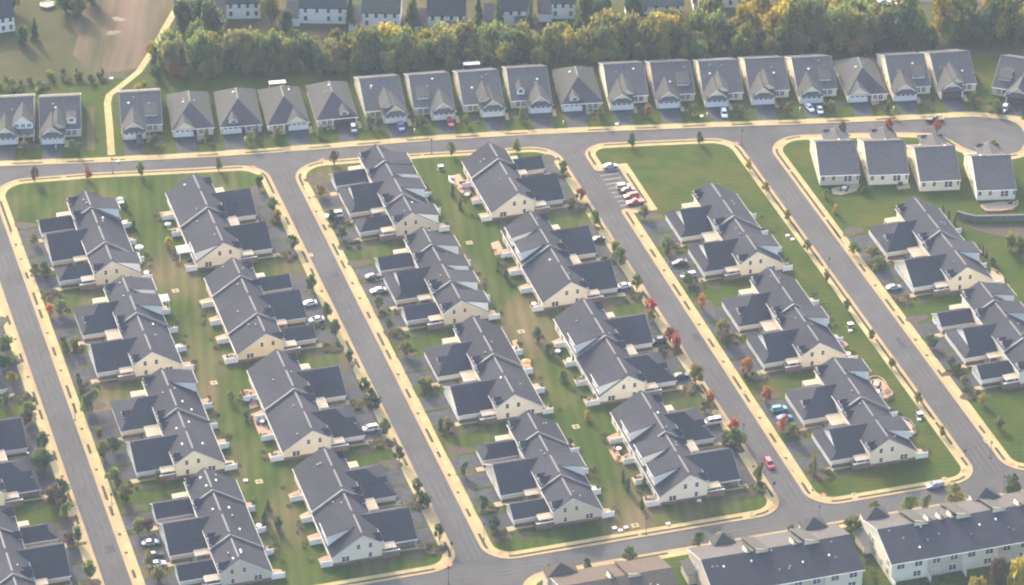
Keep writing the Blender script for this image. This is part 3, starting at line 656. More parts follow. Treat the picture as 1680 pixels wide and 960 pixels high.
# ------------------------------------------------------------------ detached single-storey houses (x = towards the street, y = along it)
def house(label, loc, heading, gs, style, wallm='greysiding', doorm='door', roofm='roof', extra=(), back=False, half=11.4, hw=6.2, awning=False, group='detached houses', sidewin=True):
    """loc: middle of the garage door on the ground; heading: direction the front looks to; gs: garage side, +1 towards local +y"""
    rz = heading; c, s = math.cos(rz), math.sin(rz)
    gy = gs * (hw - 3.7); ux = 4.0
    ox = loc[0] - (c * ux - s * gy); oy = loc[1] - (s * ux + c * gy)
    root = thing('detached_house', label, 'house', (ox, oy, Z0 - .02 + (.75 if back else 0)), rz, group)
    wm, rf, dm = M[wallm], M[roofm], M[doorm]
    if style != 'hip':
        zr = 8.2; k = (zr - 3.0) / half; bk = -2 * half
        zg = -1.1 if back else 0
        prof = [(0, zg), (0, 2.85), (-half, zr - .22), (bk, 2.85), (bk, zg)]
        put('wall', MB().loft([(x, -hw, z) for x, z in prof], [(x, hw, z) for x, z in prof]), wm, root)
        r = MB(); o = .15
        r.slab([(.45, -hw - o, 3 - .45 * k), (.45, hw + o, 3 - .45 * k), (-half, hw + o, zr), (-half, -hw - o, zr)], .2)
        r.slab([(bk - .45, -hw - o, 3 - .45 * k), (bk - .45, hw + o, 3 - .45 * k), (-half, hw + o, zr), (-half, -hw - o, zr)], .2)
        ro = put('roof', r, rf, root)
        put('ridge_cap', MB().box(-half - .2, -half + .2, -hw - .3, hw + .3, zr - .06, zr + .05), M['roof_grey'], ro)
        for sd in (-1, 1):
            t = MB(); y = sd * (hw + o)
            for xe in (.45, bk - .45):
                t.loft([(-half, y, zr - .03), (xe, y, 3 - .45 * k - .03), (xe, y, 3 - .45 * k - .33), (-half, y, zr - .33)], [(-half, y + sd * .05, zr - .03), (xe, y + sd * .05, 3 - .45 * k - .03), (xe, y + sd * .05, 3 - .45 * k - .33), (-half, y + sd * .05, zr - .33)])
            put('rake_trim', t, M['white'], ro)
        put('gutter', MB().box(.45, .57, -hw - o, hw + o, 2.6, 2.8), M['white'], ro); put('gutter', MB().box(bk - .57, bk - .45, -hw - o, hw + o, 2.6, 2.8), M['white'], ro)
        ya, yb = (gy - 3.7, gy + 3.7); ym = gy
        put('garage_wall', MB().box(.004, 4.0, ya, yb, 0, 2.9), wm, root)
        gp = .42 if back else .8; zp = 3 + gp * 3.7
        r = MB()
        for sd, ye in ((1, ya), (-1, yb)):
            r.slab([(4.35, ye - sd * .35, 2.76), (4.35, ym, zp), ((3 - zp) / k, ym, zp + .02), (-.05, ye, 3.06), (.3, ye - sd * .35, 2.78)], .16)
        gr = put('garage_roof', r, M['roof_grey'] if roofm == 'roof_house' and not back else rf, root)
        put('gable_wall', MB().loft([(4.0, ya + .05, 2.9), (4.0, yb - .05, 2.9), (4.0, ym, zp - .2)], [(3.9, ya + .05, 2.9), (3.9, yb - .05, 2.9), (3.9, ym, zp - .2)]), wm, root)
        t = MB()
        for sd, ye in ((1, ya), (-1, yb)):
            t.loft([(4.42, ym, zp - .02), (4.42, ye - sd * .35, 2.74), (4.42, ye - sd * .35, 2.46), (4.42, ym, zp - .30)], [(4.36, ym, zp - .02), (4.36, ye - sd * .35, 2.74), (4.36, ye - sd * .35, 2.46), (4.36, ym, zp - .30)])
        put('rake_trim', t, M['white'], gr)
        put('pent_roof', MB().slab([(4.0, ya + .5, 4.05), (4.0, yb - .5, 4.05), (4.85, yb - .1, 2.85), (4.85, ya + .1, 2.85)], .12), rf, gr)
        if style == 'double':                                        # a second, higher gable set back towards the middle
            y2 = ym - gs * 1.7; zp2 = zp + .75; h2 = 2.6
            r = MB()
            for sd in (-1, 1): r.slab([(2.6, y2 + sd * h2, zp2 - h2 * .8), (2.6, y2, zp2), ((3 - zp2) / k, y2, zp2 + .02), ((3 - (zp2 - h2 * .8)) / k, y2 + sd * h2, zp2 - h2 * .8 + .02)], .16)
            put('gable_roof', r, M['roof_grey'], root)
            put('gable_wall', MB().loft([(2.3, y2 - h2 + .2, zp2 - h2 * .8 - .2), (2.3, y2 + h2 - .2, zp2 - h2 * .8 - .2), (2.3, y2, zp2 - .2)], [(2.2, y2 - h2 + .2, zp2 - h2 * .8 - .2), (2.2, y2 + h2 - .2, zp2 - h2 * .8 - .2), (2.2, y2, zp2 - .2)]), wm, root)
        if 'shed' in extra:                                          # wide shed dormer with a row of windows
            yc = -gs * 3.0; zf = 3 + k * 2.6
            put('shed_dormer', MB().loft([(-2.6, yc - 1.75, zf - .1), (-2.6, yc - 1.75, zf + 1.0), (-6.6, yc - 1.75, 3 + k * 6.6 - .1)], [(-2.6, yc + 1.75, zf - .1), (-2.6, yc + 1.75, zf + 1.0), (-6.6, yc + 1.75, 3 + k * 6.6 - .1)]), M['white'], root)
            put('dormer_roof', MB().slab([(-2.25, yc - 2.0, zf + 1.0), (-2.25, yc + 2.0, zf + 1.0), (-7.4, yc + 2.0, 3 + k * 7.4 + .06), (-7.4, yc - 2.0, 3 + k * 7.4 + .06)], .12), M['roof_grey'], root)
            for q in range(4): window(root, .55, .5, (-2.58, yc - 1.2 + q * .8, zf + .3), math.pi / 2)
        if 'gdormer' in extra: dormer(root, -1.8, -gs * 3.0, 2.2, 3 + k * 1.6, 3 + k * 1.8 + 1.7, 3, k, 1, M['white'], M['roof_grey'], .9)
        if 'hdormer' in extra: dormer(root, -1.6, -gs * 3.4, 2.7, 3 + k * 1.4, 3 + k * 1.6 + 2.0, 3, k, 1, M['white'], M['roof_grey'], .1)
        if 'upper' in extra:                                         # gabled upper storey with a window row over a blue porch roof
            y0 = -gs * 2.9
            dormer(root, .0, y0, 6.0, 2.9, 5.0, 3, k, 1, M['white'], rf, .85, False, 'upper_storey')
            for q in range(3): window(root, 1.1, 1.0, (.03, y0 - 1.9 + q * 1.9, 3.7), math.pi / 2, None, True)
            put('porch_roof', MB().slab([(.3, y0 - 3.1, 3.2), (.3, y0 + 3.1, 3.2), (2.6, y0 + 3.1, 2.55), (2.6, y0 - 3.1, 2.55)], .12), rf, root)
            for q in (-3, 0, 3): put('porch_post', MB().box(2.3, 2.5, y0 + q - .1, y0 + q + .1, 0, 2.45), M['white'], root)
        front = .02; gfront = 4.02
    else:
        zr = 3 + hw * .62; bk = -19.0; hx = -6.0; hb = -13.2; k = .62
        put('wall', MB().box(bk, 4.0, -hw, hw, 0, 2.9), wm, root)
        r = MB(); o = .4
        for sd in (-1, 1): r.slab([(4.4, sd * (hw + o), 2.75), (hx, 0, zr), (hb, 0, zr), (bk - .4, sd * (hw + o), 2.75)], .2)
        ro = put('roof', r, rf, root)
        put('hip_end', MB().slab([(4.4, -hw - o, 2.752), (4.4, hw + o, 2.752), (hx, 0, zr + .004)], .2), M['roof'], ro)  # front slope takes the darker shingle: its shade is put into the colour
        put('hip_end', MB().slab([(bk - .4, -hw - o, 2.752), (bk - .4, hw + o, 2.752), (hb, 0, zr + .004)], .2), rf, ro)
        put('ridge_cap', MB().box(hb, hx, -.2, .2, zr - .06, zr + .07), M['ridge'], ro)
        put('gutter', MB().box(4.4, 4.52, -hw - o, hw + o, 2.5, 2.72), M['white'], ro)
        kk = (zr - 2.75) / (4.4 - hx)
        if style == 'hip' and 'biggable' in extra:
            dormer(root, 4.25, gy, 6.6, 2.5, 2.75, 2.75 + 4.4 * kk, kk, 1, M['cream'], M['roof_grey'], .72, False, 'gable')
        else: dormer(root, 3.3, gy + gs * -.2, 2.6, 3.0, 4.1, 2.75 + 4.4 * kk, kk, 1, M['greysiding'], M['roof_grey'], .8, True, 'gable_dormer')
        front = 4.02; gfront = 4.02
        put('porch_slab', MB().box(4.05, 6.0, -gs * 1.0 - 2.6 * (gs > 0), -gs * 1.0 + 2.6 * (gs < 0), 0, .15), M['paving'], root)
        ya, yb = gy - 3.7, gy + 3.7
    gdoor(root, 6.2, 2.3, (gfront, gy, .03), math.pi / 2, dm)
    side = -gs
    put('front_door', cached('hd', lambda: MB().box(-.55, .55, -.08, .02, 0, 2.15), 'front_door'), M['darkdoor'], root, (front, side * .6, .1), math.pi / 2)
    for q in (2.4, 4.1): window(root, 1.15, 1.55, (front, side * q, .75), math.pi / 2, None, True)
    if sidewin:
        for q in (-6, -10.5, -15): window(root, .9, 1.3, (q, -hw - .01, .9), 0); window(root, .9, 1.3, (q, hw + .01, .9), math.pi)
    if back:
        for q, w in ((4.9, .95), (1.8, .95), (-5.4, .6)): window(root, w, 1.35, (bk - .02, q, .95), -math.pi / 2)
        for q in (-1.9, -3.1): window(root, .95, 1.9, (bk - .02, q, .45), -math.pi / 2)
    else: window(root, 2.0, 1.4, (bk - .02, 0, .9), -math.pi / 2, None, True)
    rv = random.Random(int(ox * 3))
    for q in range(3):
        x, y = rv.uniform(-10, -4) if style != 'hip' else rv.uniform(-15, -7), rv.uniform(-4.5, 4.5)
        z = 3 + (3 and (8.2 - 3) / half) * -x if style != 'hip' else zr - .62 * abs(y)
        put('roof_vent', cached('vent' if q else 'ventw', lambda: MB().box(-.16, .16, -.16, .16, -.2, .45) if q else MB().box(-.22, .22, -.3, .3, -.2, .26), 'roof_vent'), M['metal'] if q else M['white'], root, (x, y, z))
    if awning:
        put('patio_awning', MB().slab([(bk - .3, -2.6, 4.5), (bk - .3, 2.6, 4.5), (bk - 3.3, 2.6, 4.0), (bk - 3.3, -2.6, 4.0)], .12), M['whitecloth'], root)
        for q in (-2.4, 2.4): put('awning_post', MB().box(bk - 3.2, bk - 3.05, q - .06, q + .06, 0, 3.9), M['white'], root)
    return root, rz
def slope_at(x):
    pts = NPTS[1:15]
    for (a, b), (c, d) in zip(pts, pts[1:]):
        if x <= c: return math.atan2(d - b, c - a)
    return .07
HOUSES = [  # photograph pixel of the garage door foot, garage side (-1 left), style, extras, wall, door, roof, awning, distinguishing words
    ((10, 238), -1, 'single', ('gdormer', 'upper'), 'cream', 'door', 'roof_house', 0, 'with blue porch roof and small white dormer, cut by the left edge'),
    ((87, 237), -1, 'double', ('hdormer',), 'greysiding', 'door', 'roof_house', 0, 'with tall steep gable over garage, just left of the hill path'),
    ((221, 229), -1, 'single', ('shed',), 'tan', 'door', 'roof_house', 0, 'with wide shed dormer, just right of the hill path'),
    ((304, 225), -1, 'hip', ('biggable',), 'tan', 'door', 'roof_grey', 0, 'with cream garage gable, second right of the hill path'),
    ((383, 220), -1, 'hip', (), 'greysiding', 'door', 'roof_grey', 0, 'with small gablet, third right of the hill path'),
    ((487, 214), 1, 'hip', ('biggable',), 'cream', 'door', 'roof_grey', 1, 'with white awning showing behind its roof'),
    ((567, 206), 1, 'hip', (), 'tan', 'darkdoor', 'roof_grey', 0, 'with dark brown garage door'),
    ((649, 202), 1, 'double', (), 'tan', 'door', 'roof_house', 0, 'with pale blue car on its drive'),
    ((728, 197), 1, 'single', ('shed',), 'greysiding', 'door', 'roof_house', 0, 'with red car on its drive'),
    ((809, 192), 1, 'double', (), 'tan', 'door', 'roof_house', 1, 'with white awning showing behind its roof'),
    ((887, 186), 1, 'single', ('gdormer',), 'greysiding', 'door', 'roof_house', 0, 'with small gabled dormer left of its garage gable'),
    ((942, 183), -1, 'hip', (), 'greysiding', 'door', 'roof_grey', 0, 'beside the dormered house, facing the second side street corner'),
    ((1020, 181), -1, 'double', (), 'cream', 'door', 'roof_house', 0, 'with orange tree right of its drive'),
    ((1097, 178), -1, 'single', ('shed',), 'tan', 'door', 'roof_house', 0, 'between the orange tree and the drive with a white car'),
    ((1176, 176), -1, 'double', (), 'cream', 'door', 'roof_house', 0, 'with one white car on its drive'),
    ((1252, 172), -1, 'double', (), 'cream', 'door', 'roof_house', 0, 'between the single white car and the pair of parked cars'),
    ((1331, 170), -1, 'single', ('shed',), 'cream', 'door', 'roof_house', 0, 'with two pale cars on its drive'),
    ((1410, 168), -1, 'hip', ('biggable',), 'cream', 'door', 'roof_grey', 0, 'right of the two parked pale cars'),
    ((1485, 166), -1, 'single', ('shed',), 'cream', 'door', 'roof_house', 0, 'with blue-grey shed dormer near the cul-de-sac'),
    ((1561, 162), -1, 'double', (), 'cream', 'darkdoor', 'roof_house', 0, 'with dark garage door, above the turning circle'),
]
HDRIVES = []
for i, (pq, gs, st, ex, wl_, dr, rf_, aw, words) in enumerate(HOUSES):
    X, Y = P(*pq); sl_ = slope_at(X)
    house(('%s roofed house ' % ('grey hip' if st == 'hip' else 'dark')) + words, (X, Y), -math.pi / 2 + sl_ + .03, gs, st, wl_, dr, rf_, ex, awning=bool(aw), group='houses along the top street', sidewin=i > 6)
    HDRIVES.append((X, Y, sl_))
house('dark roofed house set askew at the head of the turning circle', P(1668, 172), -math.pi / 2 - .32, 1, 'single', 'tan', 'darkdoor', 'roof_house', ('shed',), group='houses along the top street')
HDRIVES.append((*P(1668, 172), -.32))
BACKS = [((92.9, 62.1), (104.2, 63.2), 'tan', 'with stone terrace behind it, leftmost of the four backing onto the lawn'), ((107.6, 62.4), (119.1, 63.6), 'ivory', 'with small concrete patio and black grill behind it'),
         ((122.7, 58.5), (134.3, 59.9), 'cream', 'with bare back wall and no patio'), ((138.8, 53.0), (149.9, 54.1), 'ivory', 'with curved brick terrace above the retaining wall')]
for (a, b, wl_, words) in BACKS:
    a = Vector(a); b = Vector(b); e = (b - a).normalized(); n = Vector((-e.y, e.x)); c = (a + b) / 2; hd = math.atan2(n.y, n.x) - .03; half = 11.0
    fc = c + n * (2 * half + 4); gy = -1 * (6.2 - 3.7); loc = fc + Vector((-math.sin(hd), math.cos(hd))) * gy
    house('cream single-storey house ' + words, (loc.x, loc.y), hd, -1, 'single', wl_, 'door', 'roof_house', (), True, half, (b - a).length / 2 + .2, group='houses with their backs to the lawn')
    q = loc + n * .0
    mb = MB(); mb.face([(-2.9, 0, .126), (2.9, 0, .126), (2.9, 9, .126), (-2.9, 9, .126)]); struct('driveway', mb, M['drive'], loc=(q.x, q.y, 0), rz=hd - math.pi / 2)
for (X, Y, a) in HDRIVES:
    n = Vector((math.sin(a), -math.cos(a))); L = 3
    q = Vector((X, Y))
    while L < 30 and K_N.gap(q + n * L) > .3: L += .2
    w = 3.0
    mb = MB(); mb.face([(-w, .1, .126), (w, .1, .126), (w, -L - .3, .126), (-w, -L - .3, .126)]); struct('driveway', mb, M['drive'], loc=(X, Y, 0), rz=a)
    mb = MB(); mb.face([(-w - .1, -L, .131), (w + .1, -L, .131), (w + .3, -L - 3.0, .131), (-w - .3, -L - 3.0, .131)]); struct('driveway_apron', mb, M['concrete'], loc=(X, Y, 0), rz=a)
    mb = MB(); mb.box(-.6, .6, -2.4, 2.2, 0, .04); struct('walkway', mb, M['paving'], loc=(X + 4.2, Y + .3, .118), rz=a)

# ------------------------------------------------------------------ far two-storey houses beyond the wood
def far_house(label, X, Y, w, d, rz, wallm, roofm, porch=1):
    root = thing('two_storey_house', label, 'house', (X, Y, -.2), rz, 'far two-storey houses')
    wm = M[wallm]
    prof = [(0, 0), (0, 5.8), (d / 2, 5.8 + d * .32), (d, 5.8), (d, 0)]
    put('wall', MB().loft([(-w / 2, y, z) for y, z in prof], [(w / 2, y, z) for y, z in prof]), wm, root)
    zr = 6 + d * .32; r = MB()
    r.slab([(-w / 2 - .4, -.5, 5.72), (w / 2 + .4, -.5, 5.72), (w / 2 + .4, d / 2, zr + .15), (-w / 2 - .4, d / 2, zr + .15)], .2)
    r.slab([(-w / 2 - .4, d + .5, 5.72), (w / 2 + .4, d + .5, 5.72), (w / 2 + .4, d / 2, zr + .15), (-w / 2 - .4, d / 2, zr + .15)], .2)
    put('roof', r, M[roofm], root)
    put('wing', MB().box(-w / 2 - 4.2, -w / 2 - .003, -2.2, d - 3, 0, 3.4), wm, root)
    put('wing_roof', MB().slab([(-w / 2 - 4.6, -2.7, 3.3), (-w / 2 - .01, -2.7, 3.3), (-w / 2 - .01, d / 2, 5.6), (-w / 2 - 4.6, d / 2, 5.6)], .2), M[roofm], root)
    for q in range(4):
        x = -w / 2 + w * (q + .5) / 4
        window(root, 1.0, 1.5, (x, -.01, 3.9), 0)
        if q != 1: window(root, 1.0, 1.6, (x, -.01, 1.1), 0)
    if porch:
        put('deck', MB().box(0, w / 2 - .5, -3.6, -.05, .9, 1.1), M['wood'], root)
        put('deck_roof', MB().slab([(-.2, -3.6, 3.0), (w / 2 - .3, -3.6, 3.0), (w / 2 - .3, -.05, 3.7), (-.2, -.05, 3.7)], .14), M['roof_grey'], root)
        for x in (.0, w / 4, w / 2 - .6): put('post', MB().box(x, x + .14, -3.55, -3.4, 0, 2.9), M['white'], root)
    put('corner_trim', MB().box(-w / 2 - .06, -w / 2 + .12, -.06, .1, 0, 5.6), M['white'], root)
for i, (x, y, w, d, rz, wl_, rf_, words) in enumerate((
    (0, 55, 10, 11, .35, 'pale', 'roof', 'at the upper left corner beside the meadow'),
    (400, 30, 11, 11, .05, 'pale', 'roof', 'beyond the wood, first right of the hill path'), (530, 38, 15, 11, -.04, 'pale', 'roof', 'beyond the wood, with bluish walls and patio behind'),
    (625, 46, 12, 11, -.06, 'pale', 'roof_grey', 'beyond the wood, with cream strip on its wall'), (733, 50, 12, 11, .02, 'pale', 'roof', 'beyond the wood, standing behind the yellow topped tree'),
    (845, 42, 11, 11, .02, 'pale', 'roof', 'beyond the wood, between two dark conifers'), (930, 30, 10, 11, .0, 'pale', 'roof', 'beyond the wood, mostly hidden by the tall green tree'),
    (1085, 34, 14, 11, .08, 'pale', 'roof_grey', 'beyond the wood, with grey porch roof'), (1190, 12, 13, 11, .05, 'pale', 'roof', 'beyond the wood, only its roof edge in the picture'))):
    X, Y = P(x, y); far_house(('pale two-storey house ' + words), X, Y, w, d, rz, wl_, rf_, i in (4, 5, 7))
fr = MB(); fr.poly([(60, 192), (200, 180), (200, 200), (60, 212)], -.05); struct('road', fr, M['asphalt'])

# ------------------------------------------------------------------ terraces along the bottom street (x along the street, rear wall at y = 0)
def terrace(label, t0, s0, n, uw, roofm, walls, towers, crosses, slabs, rear=True):
    root = thing('terraced_house_row', label, 'house', (*G(s0, t0), Z0 - .02), AZ, 'two-storey terraces along the bottom street')
    L = n * uw; D = 20.0; hr = 10.3; zr = 9.6; ze = 6.1; rf = M[roofm]; kf = (zr - 6.4) / (D - hr); kb = (zr - ze) / hr
    prof = [(0, 0), (0, ze - .15), (hr, zr - .25), (D, 6.2), (D, 0)]
    for i in range(n):
        a, b = i * uw, (i + 1) * uw - (.004 if i < n - 1 else 0)
        wm = M[walls[i % len(walls)]]
        u = put('dwelling_wall', MB().loft([(a, y, z) for y, z in prof], [(b, y, z) for y, z in prof]), wm, root)
        for x, z, w, h in ((.25, 3.9, 1.9, 1.35), (.75, 3.9, 1.9, 1.35), (.72, .9, 1.9, 1.5)): window(u, w, h, (a + uw * x, -.01, z), 0, None, True)
        pd = put('patio_door', cached('tpd', lambda: MB().box(-1.1, 1.1, -.05, .02, 2.05, 2.2).box(-1.1, -.98, -.05, .02, 0, 2.05).box(.98, 1.1, -.05, .02, 0, 2.05).box(-.06, .06, -.05, .02, 0, 2.05), 'patio_door'), M['white'], u, (a + uw * .25, -.01, .1))
        pf = thing('privacy_fence', '', 'fence', (*G(s0 - .1, t0 + a + .02), Z0), AZ, 'white screens behind the terraces')
        put('panel', cached('tfp', lambda: MB().box(-.04, .04, -2.6, -.1, .06, 1.62), 'panel'), M['white'], pf); put('rail', cached('tfr', lambda: MB().box(-.07, .07, -2.6, -.1, 1.62, 1.74), 'rail'), M['white'], pf)
        put('post', cached('tfo', lambda: MB().box(-.08, .08, -2.74, -2.6, 0, 1.85), 'post'), M['white'], pf)
        pf['label'] = 'white patio screen behind the %s, %s from its left end' % (label.split(',')[0], ORD[i])
        for q in range(3):
            rq = random.Random(int(t0 * 3) + i * 9 + q); x, y = a + rq.uniform(1, uw - 1), rq.uniform(2.5, 9.6)
            put('roof_vent', cached('rvent%d' % (q == 0), lambda: MB().box(-.16, .16, -.16, .16, -.2, .42) if q else MB().box(-.2, .2, -.25, .25, -.2, .3), 'roof_vent'), M['metal'] if q else M['white'], root, (x, y, ze + kb * y))
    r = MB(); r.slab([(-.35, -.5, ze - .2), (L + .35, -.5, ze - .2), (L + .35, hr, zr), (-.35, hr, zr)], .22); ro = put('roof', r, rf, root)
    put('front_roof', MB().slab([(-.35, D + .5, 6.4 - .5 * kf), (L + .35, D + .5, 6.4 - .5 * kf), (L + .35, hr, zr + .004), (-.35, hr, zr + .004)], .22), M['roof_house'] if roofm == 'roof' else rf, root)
    put('gutter', MB().box(-.35, L + .35, -.62, -.5, ze - .46, ze - .22), M['white'], ro)
    t = MB(); x = -.35
    for y, z in ((-.5, ze - .2), (D + .5, 6.4 - .5 * kf)): t.loft([(x, y, z), (x, hr, zr - .02), (x, hr, zr - .36), (x, y, z - .34)], [(x - .05, y, z), (x - .05, hr, zr - .02), (x - .05, hr, zr - .36), (x - .05, y, z - .34)])
    put('rake_trim', t, M['white'], ro)
    for x, w in towers:                                             # square front bays with steep pyramid roofs
        w *= 1.12; tw = put('tower_bay', MB().box(x - w / 2, x + w / 2, D - 1.5, D + 2.6, 0, 7.0), M[walls[0]], root)
        b = MB(); q = [(x - w / 2 - .35, D - 1.9, 6.9), (x + w / 2 + .35, D - 1.9, 6.9), (x + w / 2 + .35, D + 3, 6.9), (x - w / 2 - .35, D + 3, 6.9)]; pk = (x, D + .3, 9.5)
        for k in range(4): b.face([q[k], q[(k + 1) % 4], pk])
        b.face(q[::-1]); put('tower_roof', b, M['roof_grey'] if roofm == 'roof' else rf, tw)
        window(tw, 1.6, 1.6, (x, D + 2.61, 4.3), math.pi, None, True)
    for x, w, h in crosses:                                         # raised front roofs whose pale rear walls stand above the main ridge
        y0 = hr - .9
        g = put('raised_wall', MB().loft([(x, y0, zr - .6), (x, y0, zr + h), (x + w, y0, zr + h * .25), (x + w + .9, y0, zr - .9)], [(x, y0 + .16, zr - .6), (x, y0 + .16, zr + h), (x + w, y0 + .16, zr + h * .25), (x + w + .9, y0 + .16, zr - .9)]), M['cream'], root)
        put('raised_roof', MB().loft([(x - .2, y0 - .2, zr + h - .12), (x - .2, y0 - .2, zr + h + .06), (x + w + .4, y0 - .2, zr + h * .25 + .02), (x + w + .4, y0 - .2, zr + h * .25 - .16)], [(x - .2, D + .4, 6.9), (x - .2, D + .4, 7.1), (x + w + .4, D + .4, 6.5), (x + w + .4, D + .4, 6.3)]), M['roof_grey'] if roofm == 'roof' else rf, g)
    for x in slabs:                                                 # small gablets on the front slope, pale side towards the back
        g = put('gablet', MB().loft([(x, hr - .3, zr - .3), (x + .35, hr - .3, zr + 1.1), (x + 1.7, hr - .3, zr - .5)], [(x, hr + 2.6, zr - 1.3), (x + .35, hr + 2.6, zr + .7), (x + 1.7, hr + 2.6, zr - 1.3)]), M['cream'], root)
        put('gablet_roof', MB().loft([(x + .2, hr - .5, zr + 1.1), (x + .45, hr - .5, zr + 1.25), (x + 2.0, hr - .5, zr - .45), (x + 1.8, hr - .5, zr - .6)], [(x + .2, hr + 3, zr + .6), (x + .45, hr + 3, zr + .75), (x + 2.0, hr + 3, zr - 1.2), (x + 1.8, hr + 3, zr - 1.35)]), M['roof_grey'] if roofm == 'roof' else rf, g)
    for y, z in ((3, 1.0), (7, 1.0), (11.5, 1.0), (16, 1.0), (2.6, 3.9), (13, 3.9), (15.2, 3.9)): window(root, 1.2, 1.7 if z < 2 else 1.4, (-.01, y, z), -math.pi / 2, None, True)
    put('porch', MB().box(-2.2, -.05, 13.5, 19.5, 0, 3.1), M[walls[0]], root); put('porch_roof', MB().slab([(-2.6, 13.1, 3.1), (-.06, 13.1, 3.9), (-.06, 19.9, 3.9), (-2.6, 19.9, 3.1)], .14), M['roof_grey'], root)
    mb = MB(); mb.face([(0, D, .14), (L, D, .14), (L, D + 7.2, .14), (0, D + 7.2, .14)])
    for i in range(n):
        if i % 2: struct('driveway', MB().box(i * uw - 3.3, i * uw + 3.3, D + .1, 164 - 137.2 + (-164 - s0), .1, .13), M['drive'], loc=(*G(s0, t0), 0), rz=AZ); struct('driveway_apron', MB().box(i * uw - 3.5, i * uw + 3.5, 164 - 137.25 + (-164 - s0), 164 - 135.3 + (-164 - s0), .1, .137), M['concrete'], loc=(*G(s0, t0), 0), rz=AZ)
    return root
terrace('brown roofed terrace, lowest in the picture', -33.0, -165.0, 3, 9.5, 'roof_brown', ('tan', 'greysiding'), [(3, 7.0)], [(17.2, 3.0, .9)], [12.5])
terrace('grey roofed middle terrace, with a car beside its tower', 4.2, -164.0, 4, 9.8, 'roof', ('tan', 'cream'), [(33.5, 5.6), (9, 5)], [(27.0, 3.6, 1.3), (14.0, 3.0, 1.0)], [11.5, 24.0])
terrace('long grey roofed right terrace, with lit end wall', 51.3, -164.0, 6, 9.6, 'roof', ('ivory', 'tan'), [(3.2, 5.6), (33.6, 6.2)], [(9.6, 3.4, 1.3), (21.0, 3.6, 1.3), (31.0, 3.2, 1.2), (44.0, 3.4, 1.2)], [13.2, 16.5, 19.5, 38.0])

# ------------------------------------------------------------------ trees and shrubs: tapered trunk, limbs, crown of many small leaf faces
def crown_mesh(key, shape, seed, faces):
    """unit crown (radius 1, height 1..): leaf clumps through the volume with gaps between"""
    def make():
        r = random.Random(seed); b = MB(); blobs = []
        if shape == 'round':
            for _ in range(15):
                a, q, z = r.uniform(0, 6.28), r.uniform(.1, .68) , r.uniform(.22, .86)
                w = math.sqrt(max(.05, 1 - ((z - .5) / .55) ** 2)); blobs.append((q * w * math.cos(a), q * w * math.sin(a), z, r.uniform(.24, .42)))
        elif shape == 'oval':
            for _ in range(12):
                z = r.uniform(.12, .9); w = math.sin(math.pi * min(1, z * .85 + .14)) ; a = r.uniform(0, 6.28); q = r.uniform(.1, .62) * w
                blobs.append((q * 1.25 * math.cos(a), q * 1.25 * math.sin(a), z, r.uniform(.15, .36)))
        elif shape == 'cone':
            for k in range(13):
                z = k / 13; w = (1 - z) * .8
                for _ in range(3 if z < .7 else 1):
                    a = r.uniform(0, 6.28); q = r.uniform(.2, .8) * w; blobs.append((q * math.cos(a), q * math.sin(a), z * .95 + .03, .12 + .22 * (1 - z)))
        else:                                                        # shrub
            for _ in range(8):
                a, q = r.uniform(0, 6.28), r.uniform(0, .6); blobs.append((q * math.cos(a), q * math.sin(a), r.uniform(.2, .66), r.uniform(.28, .45)))
        for k in range(faces):
            bx, by, bz, br = blobs[k % len(blobs)]
            while True:
                v = Vector((r.uniform(-1, 1), r.uniform(-1, 1), r.uniform(-1, 1)))
                if .25 < v.length < 1: break
            v = v.normalized() * (br * r.uniform(.55, 1.08))
            p = Vector((bx, by, bz)) + Vector((v.x, v.y, v.z * (.8 if shape != 'cone' else .5)))
            n = (v.normalized() + Vector((r.gauss(0, .5), r.gauss(0, .5), r.gauss(0, .4) + .25))).normalized()
            x = n.orthogonal().normalized(); x = Matrix.Rotation(r.uniform(0, 6.28), 3, n) @ x; y = n.cross(x)
            s = r.uniform(.045, .10) * (1.25 if shape == 'shrub' else 1); e = r.uniform(.6, 1.3)
            b.face([tuple(p + x * s), tuple(p + y * s * e), tuple(p - x * s), tuple(p - y * s * e)])
        return b
    if key not in CACHE: CACHE[key] = make().data('crown', False)
    return CACHE[key]
def trunk_mesh(seed):
    def make():
        r = random.Random(seed); b = MB(); b.tube([(0, 0, -.05), (.01, 0, .3), (0, .02, .62), (.02, 0, .95)], [.055, .042, .03, .012], 6)
        for k in range(4):
            a = k * 1.6 + r.uniform(0, .8); z = r.uniform(.32, .6); b.tube([(0, 0, z), (.2 * math.cos(a), .2 * math.sin(a), z + .16), (.42 * math.cos(a), .42 * math.sin(a), z + .26)], [.024, .015, .006], 4)
        return b
    return cached(('trunk', seed), make, 'trunk')
def tree(name, stem, loc, h, w, leaf, shape='oval', base=.22, group=None, cat='tree', axis=0, tail='from the left', seed=None, dens=1.0):
    sd = rnd.randrange(3) if seed is None else seed
    z = Z0
    t = thing(name, '', cat, (loc[0], loc[1], z), rnd.uniform(0, 6.28), group)
    nf = {'round': 1500, 'oval': 950, 'cone': 800, 'shrub': 320}[shape]
    c = put('crown', crown_mesh((shape, sd, nf), shape, sd * 17 + 5, nf), M[leaf], t, (0, 0, h * base)); c.scale = (w / 2, w / 2 * rnd.uniform(.88, 1.12), h * (1 - base))
    k = put('trunk', trunk_mesh(sd), M['bark'], t); k.scale = (h * (.55 if shape != 'cone' else .5), h * (.55 if shape != 'cone' else .5), h * .8)
    later(t, stem, axis, tail); return t
MASS = []
def mass(loc, h, w):
    MASS.append((loc, h, w))
